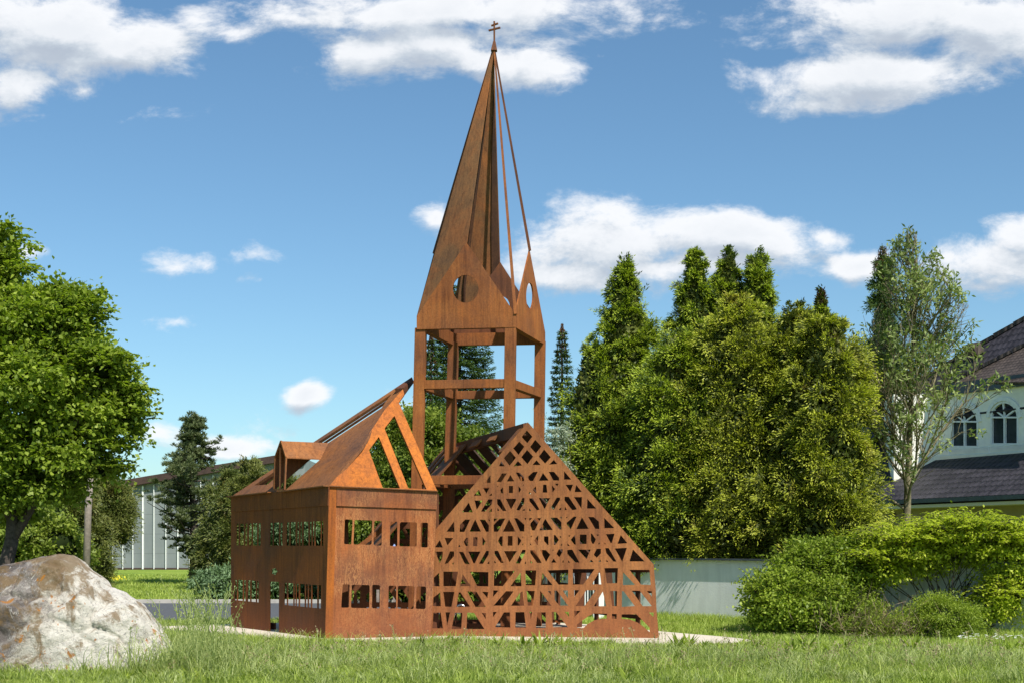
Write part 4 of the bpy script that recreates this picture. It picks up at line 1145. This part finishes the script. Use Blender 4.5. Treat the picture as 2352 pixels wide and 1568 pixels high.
thuja(655, 1100, 44, 1.3, 'low dark evergreen visible through the upper barred windows', 'darkcon', z0=.1, nc=1500, p=2.6, q=.5, group=GL, spray=.26, leafsz=1.4)
thuja(740, 1110, 44, 1.3, 'low dark evergreen behind the corner of the house sculpture', 'darkcon', z0=.1, nc=1300, p=2.6, q=.5, group=GL, spray=.26, leafsz=1.4)
thuja(60, 1085, 46, 1.7, 'dark conifer under the maple at the left edge', 'spruce', z0=.1, nc=2000, p=2, q=.6, group=GL, spray=.3, leafsz=1.6)
thuja(150, 1075, 47, 1.5, 'dark conifer with drooping brown twigs between maple and pole', 'darkcon', z0=.1, nc=1800, p=2, q=.6, group=GL, spray=.3, leafsz=1.6)
thuja(237, 1098, 49, .85, 'olive conifer directly right of the wooden pole', 'darkcon', z0=1.6, nc=1300, p=2.4, q=.6, group=GL, spray=.3, leafsz=1.5)
thuja(-40, 1090, 44, 1.8, 'dark conifer cut by the left edge of the picture', 'spruce', z0=.1, nc=1500, p=2, q=.6, group=GL, spray=.3, leafsz=1.6)
bushy('shrub', 'light green leafy shrub under the conifers by the left edge', 'shrub', [blob(40,1230,41,110,75), blob(130,1250,41,70,60)], 'shrub_m', 900, 16, (.13,.08), tuple(at(70,1365,41)*Vector((1,1,0)) if False else (at(70,1300,41).x, 41, 0)), corek=.6)
GJ = 'low blue-green junipers along the far road edge'
for k, (px, py, Y, rx, rz, lab) in enumerate([(505,1350,37.5,58,38,'low blue-green juniper left of the house sculpture beyond the road'), (585,1345,38,62,40,'low juniper seen through the left lower barred window'),
     (655,1335,38,60,52,'taller juniper seen through the sculpture doorway'), (725,1335,38.5,60,50,'juniper behind the right lower barred window'), (690,1225,41,110,60,'big pale juniper behind the upper barred windows')]):
    bushy('juniper_shrub', lab, 'shrub', [blob(px,py,Y,rx,rz)], 'juniper', 650 if k < 4 else 1300, 22, (.12,.035), (at(px,py,Y).x, Y, 0), clr=.17, flat=.35, corek=.72, group=GJ, low=-.3)
# broad-leaved background behind the sculptures
GB = 'broadleaf shrubs behind the sculptures'
for px, py, Y, rx, rz, lab, n_ in [(830,1200,36,70,110,'leafy shrub seen through the left front windows',900), (905,1130,36,75,170,'tall leafy shrub behind the open roof of the house sculpture',1500),
     (985,1110,35,60,150,'tall leafy shrub between house sculpture and tower',1400), (1060,1130,36,80,130,'leafy shrub behind the tower legs',1300), (1150,1160,35,80,110,'leafy shrub behind the ridge of the barn sculpture',1000),
     (880,1330,36,120,60,'low leafy shrub seen through the lower front windows',900), (1030,1340,35.5,90,55,'low bright shrub seen through the lower left gable openings',700)]:
    bushy('shrub', lab, 'shrub', [blob(px,py,Y,rx,rz), blob(px+rx*.4,py-rz*.55,Y+.3,rx*.45,rz*.55)], 'shrub_m', n_, 16, (.13,.06), (at(px,py,Y).x, Y, 0), clr=.2, flat=.6, corek=.66, group=GB)
bushy('shrub', 'tall shrub with silvery leaves between tower and conifer row', 'shrub', [blob(1262,1030,30.6,42,75), blob(1275,1140,30.6,60,90)], 'silver', 420, 14, (.07,.025), (at(1265,1000,30.6).x, 30.6, 0), clr=.12)
# big shrubs on the right
DB = [blob(1800,1375,23.6,80,62,70), blob(1860,1330,24.2,85,90,80), blob(1940,1330,24.4,85,95,80), blob(1900,1400,23.6,100,60,80)]
db = bushy('shrub', 'dense mid-green shrub at the right end of the visible wall', 'shrub',
      [blob(1800,1375,23.6,80,62,70), blob(1860,1330,24.2,85,90,80), blob(1940,1330,24.4,85,95,80), blob(1900,1400,23.6,100,60,80), blob(1790,1400,23.4,58,40)], 'shrub_d', 3700, 17, (.07,.042), (at(1870,1400,24).x, 24, 0), clr=.16, corek=.6, low=-.95)
shoots(DB, 420, .36, (.068,.036), 'shrub_d', 'shoot', db, 20, 1.0, .5)
YB = [blob(2090,1262,24.2,90,48,90), blob(2205,1235,24.0,95,52,90), blob(2330,1265,23.8,105,62,90), blob(2020,1305,24.2,70,42,70), blob(2320,1380,23.6,70,70,70), blob(2420,1330,23.8,110,100,80), blob(2140,1290,24.4,85,38,60)]
yb = bushy('shrub', 'large bright yellow-green shrub with layered arching branches at the right edge', 'shrub', YB, 'shrub_y', 3800, 15, (.07,.036), (at(2180,1400,24).x, 24, 0), clr=.18, flat=.2, corek=.4, zf=.26)
shoots(YB[:4]+YB[6:], 900, .75, (.078,.036), 'shrub_y', 'shoot', yb, 26, .75, 1.1)
shoots(YB[4:6], 260, .6, (.075,.036), 'shrub_y', 'shoot', yb, 22, .6, 1.1)
bushy('shrub', 'small fine-leaved green bush growing under the arching yellow-green shrub', 'shrub', [blob(2170,1420,22.6,75,48), blob(2090,1440,22.8,50,32)], 'shrub_d', 1300, 18, (.05,.014), (at(2150,1400,22.6).x, 22.6, 0), clr=.12, corek=.5, low=-.9)
bushy('shrub', 'scruffy low bush full of dead grey twigs between the two big shrubs', 'shrub', [blob(2010,1430,22.9,62,42), blob(1960,1450,22.8,50,28)], 'shrub_d', 520, 14, (.05,.02), (at(2000,1400,22.9).x, 22.9, 0), clr=.12, low=-.9)
lv = Leaves(); n = 700; c = at(2010,1445,22.6); P = np.stack([c.x+rng.normal(size=n)*.42, c.y+rng.normal(size=n)*.3, np.abs(rng.normal(size=n))*.2], 1)
D = rng.normal(size=(n,3))*.7+np.array([0,-.2,.8]); lv.add(P, D, rand_dir(n), .4*(.4+rng.random(n)), .008)
tag(lv.build('dead_twigs', L['twig']), 'tangle of dry brown twigs in the scruffy low bush', None, None, 'stuff')

n = 26000; x = rng.uniform(-190, 190, n); hh = 6+3*fnoise(np.stack([x, x*0, x*0], 1), .12, 1); lv = Leaves()
lv.add(np.stack([x, 175+rng.normal(size=n)*4, rng.random(n)**.8*hh], 1), rand_dir(n), rand_dir(n)+np.array([0,-.5,.5]), 1.5, .9)
tag(lv.build('far_wood', L['darkcon']), 'far-off belt of trees behind everything', None, None, 'stuff')
# ------------------------------------------------------------------ wooden pole, hall, house
m = MB(); m.tube([at(197,1330,40)*Vector((1,1,0)) if False else (at(197,1300,40).x,40,0), at(202,1180,40), at(208,1085,40)], [.12,.105,.09], 10)
tag(m.build('wooden_pole', M['pole_wood']), 'weathered grey wooden pole behind the boulder', 'pole')
hall = empty('industrial_hall', (at(400,1308,70).x, 70, 0), 'long grey panelled hall with brown roof edge behind the lawn', 'building')
hY = 70; hp = lambda px, py, Y=hY: at(px, py, Y)
a = [hp(120,1306), hp(700,1306), hp(700,1052), hp(336,1108), hp(246,1121), hp(120,1140)]
MB().hexa(a, [p+Vector((0,14,0)) for p in a]).build('wall', M['panel'], hall)
m = MB()
for p, q in (((110,1134),(247,1117)), ((247,1117),(340,1101)), ((340,1101),(705,1042))):
    m.bar(hp(*p, hY-.15), hp(*q, hY-.15), .38, .5, up)
m.build('roof_edge', M['brown_trim'], hall)
for px, w in ((219,.07),(234,.13),(238.5,.1),(260,.07),(283,.07),(306,.07),(329,.16),(354.5,.07),(381.7,.07),(409.5,.11),(436,.07),(462,.07),(490,.07),(520,.12),(560,.07)):
    yt = np.interp(px, [246,336,700], [1124,1111,1056])
    MB().box(hp(px,0).x-w*.24, hp(px,0).x+w*.24, hY-.12, hY-.002, hp(0,1306).z, EYE+(CY-yt-3)*hY/F).build('downpipe', M['white_paint'], hall)
MB().box(hp(120,0).x, hp(700,0).x, hY-.04, hY-.003, hp(0,1312).z, hp(0,1303).z).build('plinth', M['brown_trim'], hall)

vil = empty('tiled_house', (14.5, 43, 0), 'cream house with dark tiled roofs and arched upper windows on the right', 'building')
e0, e1 = at(2010,1150,45), at(2352,1135,38.9); fd = (e1-e0); fd.z = 0; fd.normalize(); nF = fd.cross(up); nF = nF if nF.dot(CAM-e0) > 0 else -nF
pe = e0; pU = e0-nF*2.3; pW = e0-nF*.75
def hx(l, th, n): return [p for p in l], [p-n*th for p in l]
E0, E1 = onp(1960,1151,pe,nF), onp(2480,1127,pe,nF)
T0, T1 = onp(2150,1054,pU,nF), onp(2480,1028,pU,nF)
T00 = T0+(E0-E1).normalized()*6
nr = pnorm(E0, E1, T1)
plate('lower_roof', E0, nr, [E0+(E0-E1).normalized()*2, E1, T1, T00], [], .12, M['tile'], vil, px=False, hint=fd)
MB().bar(E0+(E0-E1).normalized()*2-up*.08+nF*.05, E1-up*.08+nF*.05, .13, .12, up).build('gutter', M['zinc'], vil)
MB().hexa([E0-up*.2, E1-up*.2, E1-up*.2-nF*.75, E0-up*.2-nF*.75], [E0-up*.3, E1-up*.3, E1-up*.3-nF*.75, E0-up*.3-nF*.75]).build('soffit', M['soffit'], vil)
a = [E0-nF*.75, E1-nF*.75]; 
MB().hexa([a[0]-up*.02, a[1]-up*.02, a[1]-nF*.2-up*.02, a[0]-nF*.2-up*.02], [Vector((p.x,p.y,0)) for p in (a[0], a[1], a[1]-nF*.2, a[0]-nF*.2)]).build('ground_floor_wall', M['beige'], vil)
cf = lambda x, y: (1952.3+x*.3295, 689+y*.3295)
arch = lambda x0, x1, y1, ys: [cf(x0,y1)]+[cf(x1,y1)]+[cf((x0+x1)/2+(x1-x0)/2*math.cos(t), ys-(x1-x0)/2*1.15*math.sin(t)) for t in np.linspace(0, math.pi, 12)]
w1 = arch(985,1170,1002,815); w2 = arch(708,890,1020,845)
U = [onp(*p, pU, nF) for p in ((2150,1062),(2480,1040),(2480,868),(2150,905))]
plate('upper_wall', pU, nF, [(2148,1064),(2480,1040),(2480,866),(2148,903)], [w1, w2], .10, M['cream'], vil)
for w in (w1, w2):
    g = plate('window', pU-nF*.09, nF, [onp(*p, pU, nF)-nF*.09 for p in w], [], .03, M['glass'], vil, px=False)
    c0, c1_, = Vector((0,0,0)), None
    pts = [onp(*p, pU, nF)-nF*.03 for p in w]; fm = MB()
    for i in range(len(pts)): fm.bar(pts[i], pts[(i+1) % len(pts)], .09, .07, nF)
    bot = (pts[0]+pts[1])/2; sp_ = (pts[2]+pts[-1])/2; top = pts[2+6]
    fm.bar(bot, sp_, .09, .05, nF); fm.bar(pts[2], pts[-1], .1, .05, nF)
    for j in (4, 8, 10): fm.bar(sp_, pts[j if j != 10 else 11], .06, .05, nF)
    fm.build('frame', M['white_paint'], g)
    ctr = (pts[2]+pts[-1])/2; mo = MB(); ring_ = [ctr+(p-ctr)*1.22+nF*.05 for p in pts[2:]]
    for i in range(len(ring_)-1): mo.bar(ring_[i], ring_[i+1], .06, .13, nF)
    mo.build('moulding', M['white_paint'], g)
# lit return wall, balcony rail, zinc cheek
q0 = onp(2148,1064,pU,nF); q1 = onp(2148,903,pU,nF)
rt = Vector((-1,.15,0)).normalized()*1.4
dq = up*.9; bk = Vector((.35,2.4,0))
MB().hexa([q0-dq, q0+rt-dq, q1+rt, q1], [p+bk for p in (q0-dq, q0+rt-dq, q1+rt, q1)]).build('return_wall', M['cream'], vil)
m = MB()
for a, b in ((cf(560,1048),cf(1400,985)), (cf(560,1085),cf(1400,1040))): m.bar(onp(*a,pU+nF*.35,nF), onp(*b,pU+nF*.35,nF), .04, .04)
for x in (690,970,1250): m.bar(onp(*cf(x,1088-(x-560)*.055),pU+nF*.35,nF), onp(*cf(x,1040-(x-560)*.07),pU+nF*.35,nF), .04, .04)
m.build('roof_rail', M['white_paint'], vil)
z0_, z1_ = onp(2130,912,pU+nF*.15,nF), onp(2480,868,pU+nF*.15,nF)
MB().hexa([z0_, z1_, z1_+up*.38, z0_+up*.38], [p-nF*.3 for p in (z0_, z1_, z1_+up*.38, z0_+up*.38)]).build('zinc_band', M['zinc'], vil)
# bay roof of small tiles above the arched windows
b0, b1 = onp(2120,905,pU+nF*.3,nF), onp(2480,858,pU+nF*.3,nF)
b2 = at(2352,795,44.0); b3 = at(2480,742,42.5); b4 = at(2180,880,47.5)
nb_ = pnorm(b0, b1, b2)
def proj(p, p0, n): d = (p-CAM); return CAM+d*((p0-CAM).dot(n)/d.dot(n))
tilt = (nF*1.0+up*1.15).normalized(); pp = onp(2300,880,pU+nF*.3,nF)
plate('bay_roof', pp, tilt, [(2150,898),(2249,878),(2352,876),(2480,868),(2480,720),(2352,795),(2250,845),(2200,868)], [], .08, M['tile_small'], vil, hint=fd)
pm = pp-nF*1.2+up*.2
plate('main_roof', pm, (nF*1.0+up*.9).normalized(), [(1990,1010),(2150,960),(2400,930),(2480,640),(2352,727),(2240,795),(2130,862),(2060,915),(1990,975)], [], .12, M['tile'], vil, hint=fd)
tm = (nF*1.0+up*.9).normalized()
m = MB()
for k in range(9):
    a = Vector((2100+k*46, 880-k*27)); b = a+Vector((44,-25.6)); m.bar(onp(a.x,a.y,pm+tm*.04,tm), onp(b.x,b.y,pm+tm*.04,tm), .16, .16, up, .13, .13)
m.build('ridge_tiles', M['tile_small'], vil)
m = MB(); 
for k in range(10):
    a = Vector((2160+k*33, 888-k*16.5)); b = a+Vector((31,-15.5)); m.bar(onp(a.x,a.y,pp+tilt*.05,tilt), onp(b.x,b.y,pp+tilt*.05,tilt), .12, .12, up, .1, .1)
m.build('bay_ridge_tiles', M['tile_small'], vil)
v0 = onp(2238,812,pm,tm); MB().hexa([v0, v0+fd*.5, v0+fd*.5+up*.35+nF*.25, v0+up*.35+nF*.25], [p+nF*.35-up*.12 for p in (v0, v0+fd*.5, v0+fd*.5+up*.35+nF*.25, v0+up*.35+nF*.25)]).build('roof_vent', M['tile_small'], vil)
# left wing roof behind the sparse tree
e_ = at(1985,1145,46)
plate('wing_roof', e_, Vector((-.3,-.75,.9)).normalized(), [(1990,1146),(2160,1140),(2170,960),(2090,925),(2015,985),(1990,1040)], [], .1, M['tile'], vil)
b = arch(284,325,1530,1500)
plate('wall_niche', pW+nF*.012, nF, [onp(*p, pW, nF)+nF*.012 for p in b], [], .02, M['brown_trim'], vil, px=False)

# ------------------------------------------------------------------ boulder
def boulder():
    prof = [(-330,1520),(-250,1400),(-150,1330),(-60,1305),(0,1300),(70,1287),(108,1279),(138,1270),(165,1271),(188,1285),(205,1304),(236,1326),(248,1346),(285,1361),(322,1385),(345,1412),(372,1450),(392,1498),(402,1530)]
    Y0 = 17.0; nx_, nv = 220, 140; V = []; Q = []
    for i in range(nx_+1):
        px = -330+732*i/nx_; py = np.interp(px, [p[0] for p in prof], [p[1] for p in prof])
        p = at(px, py, Y0); H = max(p.z, 0.0)+.12; Dp = .95*math.sqrt(max(1-((px-30)/375)**2, 0.001))+.05
        for j in range(nv+1):
            a = math.pi*j/nv; c, s = math.cos(a), math.sin(a)
            y = Y0-c*Dp*(1.0 if c > 0 else .9); z = H*(abs(s)**.8)-.12
            q = Vector((p.x, y, z))
            n1 = noise.fractal(q*1.0+Vector((3,1,7)), 1, 2.1, 6); n2 = noise.ridged_multi_fractal(q*1.3+Vector((0,5,2)), .9, 2.1, 6, 1, 2)
            vd, vp = noise.voronoi(Vector((q.x*1.5+.9*n1, q.y*1.5, q.z*1.9-.5*q.x)), distance_metric='DISTANCE'); fac = (vd[1]-vd[0])
            n3 = noise.hetero_terrain(q*5, .75, 2.2, 6, .6)
            k = min(1, max(s, .0)*1.3); fr = min(1, max(.16, (abs(c)-.12)*2.2))
            off = (n1*.14+(n2-1.1)*.09-.10*math.exp(-fac*9)+.05*vd[0])*k*fr
            q += Vector((0, -c*1.0, s*.5 if c > .12 else .12)).normalized()*off+Vector((.3, -.6, .3))*(n3-.6)*.035*k*max(fr,.5)
            V.append(q)
    for i in range(nx_):
        for j in range(nv): Q.append((i*(nv+1)+j, (i+1)*(nv+1)+j, (i+1)*(nv+1)+j+1, i*(nv+1)+j+1))
    o = mesh_np('boulder', [tuple(v) for v in V], Q, M['rock'], smooth=True)
    tag(o, 'big white and grey limestone boulder with orange lichen', 'boulder')
boulder()
def in_rock(x, y):
    px = x*F/17.0+CX; d = .95*np.sqrt(np.clip(1-((px-30)/375)**2, 0, 1))
    return np.abs(y-17.0) < d-.06

# ------------------------------------------------------------------ grass
def blades(name, x, y, h, w, lean, mat, z=None, label=None):
    n = len(x); a = rng.random(n)*6.28318; la = rng.random(n)*6.28318
    s = np.stack([np.cos(a), np.sin(a), np.zeros(n)], 1)*w[:,None]*.5
    ld = np.stack([np.cos(la), np.sin(la), np.zeros(n)], 1)*(h*lean)[:,None]
    b = np.stack([x, y, np.zeros(n) if z is None else z], 1); u = np.array([0,0,1.0])
    m1 = b+u*(h*.55)[:,None]+ld*.3; t = b+u*(h*(1-.35*lean))[:,None]+ld
    V = np.stack([b-s, b+s, m1+s*.8, m1-s*.8, t+s*.12, t-s*.12], 1).reshape(-1,3)
    k = np.arange(n)[:,None]*6
    Q = np.stack([k+np.array([0,1,2,3]), k+np.array([3,2,4,5])], 1).reshape(-1,4)
    o = mesh_np(name, V, Q, mat); tag(o, label, None, None, 'stuff'); return o
def scatter(n, y0, y1, xpad=.8, pw=1.0):
    y = y0+(y1-y0)*rng.random(n)**pw; x = (rng.random(n)*2-1)*(y*.40+xpad)
    return x, y
x, y = scatter(270000, 14.6, 21.6, pw=1.0)
k = ~in_slab(x, y) & ~in_rock(x, y); x, y = x[k], y[k]
q = fnoise(np.stack([x, y, x*0], 1), 1.4, 2); den = fnoise(np.stack([x, y, x*0], 1), .7, 9)
k = rng.random(len(x)) < .75+.5*den; x, y, q = x[k], y[k], q[k]
h = (.07+.05*q+.07*rng.random(len(x)))*np.where(rng.random(len(x)) < .08, 2.1, 1); h = np.where((x > 1.6) & (y > 18.3), h*.5, h); h = np.clip(h, .03, .32)
blades('lawn_grass', x, y, h, .006+.006*rng.random(len(x)), .25+.9*rng.random(len(x))**1.3, L['grass'], label='thick uncut grass in the foreground')
nc_ = 1500; cx_, cy_ = scatter(nc_, 14.8, 20.6); k = ~in_slab(cx_, cy_) & ~in_rock(cx_, cy_); cx_, cy_ = cx_[k], cy_[k]
hc = rng.uniform(.11,.30, len(cx_))*np.where(fnoise(np.stack([cx_, cy_, cx_*0], 1), 1.1, 5) > .1, 1.15, .7); hc = np.where(cy_ > 19.2, hc*.55, hc); jj = np.repeat(np.arange(len(cx_)), 42)
x = cx_[jj]+rng.normal(size=len(jj))*.07; y = cy_[jj]+rng.normal(size=len(jj))*.07
k = ~((x > 1.9) & (y > 18.9)); x, y, jj = x[k], y[k], jj[k]
blades('grass_tufts', x, y, hc[jj]*(.6+.6*rng.random(len(jj))), .006+.007*rng.random(len(jj)), .3+.9*rng.random(len(jj)), L['tallgrass'], label='taller tufts standing in the foreground grass')
x, y = scatter(120000, 21.4, 30, pw=.8); k = ~in_slab(x, y) & ~in_road(x, y)
x, y = x[k], y[k]; h = .05+.06*rng.random(len(x))
wl = (np.array([x, y]).T-np.array([5.95,26.5]))@np.array([wn.x, wn.y]); h = np.where((wl > 0) & (wl < 1.2), h*1.9, h)
blades('far_grass', x, y, h, .007+.006*rng.random(len(x)), .2+.6*rng.random(len(x)), L['grass'], label='shorter grass around the slab and along the wall')
x, y = scatter(60000, 35.6, 60, pw=.9); k = (x < 1); x, y = x[k], y[k]
blades('back_lawn_grass', x, y, .06+.07*rng.random(len(x)), .02+.01*rng.random(len(x)), .3+.5*rng.random(len(x)), L['grass'], z=np.array([gz(a, b) for a, b in zip(x, y)]), label='mown lawn grass beyond the road')

# broad-leaved weeds (rosettes) and seed stalks in the foreground
def weeds():
    lv = Leaves(); n = 760
    x, y = scatter(n, 15.0, 20.6)
    k = ~in_slab(x, y) & ~in_rock(x, y); x, y = x[k], y[k]
    for cx, cy in zip(x, y):
        m = rng.integers(5, 10); a = rng.random(m)*6.28; ln = (.06+.13*rng.random(m))*rng.uniform(.7,1.3)
        D = np.stack([np.cos(a)*.75, np.sin(a)*.75, .5+.9*rng.random(m)], 1)
        lv.add(np.tile([cx, cy, .01], (m,1)), D, np.tile([0,0,1.0], (m,1))+rng.normal(size=(m,3))*.25, ln, ln*.2, .1)
    for px in (980,1010,1040,1060,1085,1150,1200,1240,1265,1290,1545,1560,1580,1850,2070,2085):          # taller tufts just in front of the slab
        c = at(px, 1478, 20.3); m = 11; a = rng.random(m)*6.28; ln = .2+.13*rng.random(m)
        lv.add(np.tile([c.x, 20.3-.6*rng.random(), .01], (m,1)), np.stack([np.cos(a)*.7, np.sin(a)*.5, .6+.7*rng.random(m)], 1), np.tile([0,-.3,1.0], (m,1))+rng.normal(size=(m,3))*.3, ln, ln*.16, .1)
    tag(lv.build('weeds', L['shrub_d']), 'broad-leaved weeds among the foreground grass', None, None, 'stuff')
weeds()
def stalks(name, xs, ys, hs, label, seed=L['straw'], green=L['tallgrass'], hd=.09):
    V = []; Q = []; lv = Leaves()
    for x, y, h in zip(xs, ys, hs):
        a = rng.random()*6.28; ln = .1+.25*rng.random(); pts = []
        for t in np.linspace(0, 1, 6): pts.append(np.array([x+math.cos(a)*h*ln*t**2, y+math.sin(a)*h*ln*t**2, h*t*(1-.12*t*ln*3)]))
        w = .003+.0018*rng.random()
        for p in pts: k = len(V); V.append(p+[w,0,0]); V.append(p-[w,0,0])
        k = len(V)-12
        for i in range(5): Q.append((k+2*i, k+2*i+1, k+2*i+3, k+2*i+2))
        m = rng.integers(9, 20); s = rng.random(m); top = pts[-1]; d = unit((pts[-1]-pts[-3])[None])[0]
        P = top-d*(s*hd*1.7)[:,None]+rng.normal(size=(m,3))*.012*(1+2*s)[:,None]
        lv.add(P, rng.normal(size=(m,3))*.6+d, rand_dir(m), .034, .013)
    o = mesh_np(name, V, Q, green); tag(o, label, None, None, 'stuff')
    tag(lv.build('seed_heads', seed), 'small seed heads of: '+label, None, None, 'stuff')
n = 210; px = np.concatenate([rng.normal(455, 45, 150), rng.uniform(240, 600, 60)]); ys_ = rng.uniform(15.8, 17.6, n)
stalks('tall_grass_stalks', (px-CX)*ys_/F, ys_, np.clip(rng.normal(.78, .25, n), .3, 1.32)*np.where((px > 400) & (px < 520), 1, .7), 'tall flowering grass stalks beside the boulder', seed=L['tallgrass'], hd=.14)
n = 520; px = rng.uniform(400, 2340, n); ys_ = rng.uniform(15.6, 20.3, n)
stalks('meadow_stalks', (px-CX)*ys_/F, ys_, np.clip(rng.normal(.24, .10, n), .1, .62), 'thin brown seed stalks in the foreground meadow')
# long leaves of the tall tuft beside the boulder
n = 2000; px = np.concatenate([rng.normal(430, 70, 1400), rng.uniform(180, 600, 600)]); yy_ = rng.uniform(15.7, 17.8, n); x = (px-CX)*yy_/F
k = ~in_rock(x, yy_); x, yy_ = x[k], yy_[k]
blades('long_grass_tuft', x, yy_, .2+.42*rng.random(len(x)), .008+.006*rng.random(len(x)), .3+.6*rng.random(len(x)), L['tallgrass'], label='long arching grass leaves at the foot of the boulder')
# daisies on the right, yellow flowers on the far lawn
n = 60; px = rng.uniform(2195, 2352, n); yy_ = rng.normal(20.9, .25, n); lv = Leaves(); P0 = np.stack([(px-CX)*yy_/F, yy_, .12+.06*rng.random(n)], 1)
for k in range(6):
    a = k*1.047; D = np.tile([math.cos(a), math.sin(a), .25], (n,1)); lv.add(P0, D, np.tile([0,-.4,1.0], (n,1)), .022, .014)
tag(lv.build('daisies', L['daisy']), 'white daisies in the grass near the right edge', None, None, 'stuff')
n = 70; yy_ = rng.uniform(52, 56, n); px = rng.normal(262, 16, n); lv = Leaves(); lv.add(np.stack([(px-CX)*yy_/F, yy_, .16+.08*rng.random(n)], 1), rand_dir(n), rand_dir(n)+np.array([0,-1,1]), .09, .07)
tag(lv.build('yellow_flowers', L['yellow']), 'patch of yellow flowers on the lawn before the hall', None, None, 'stuff')
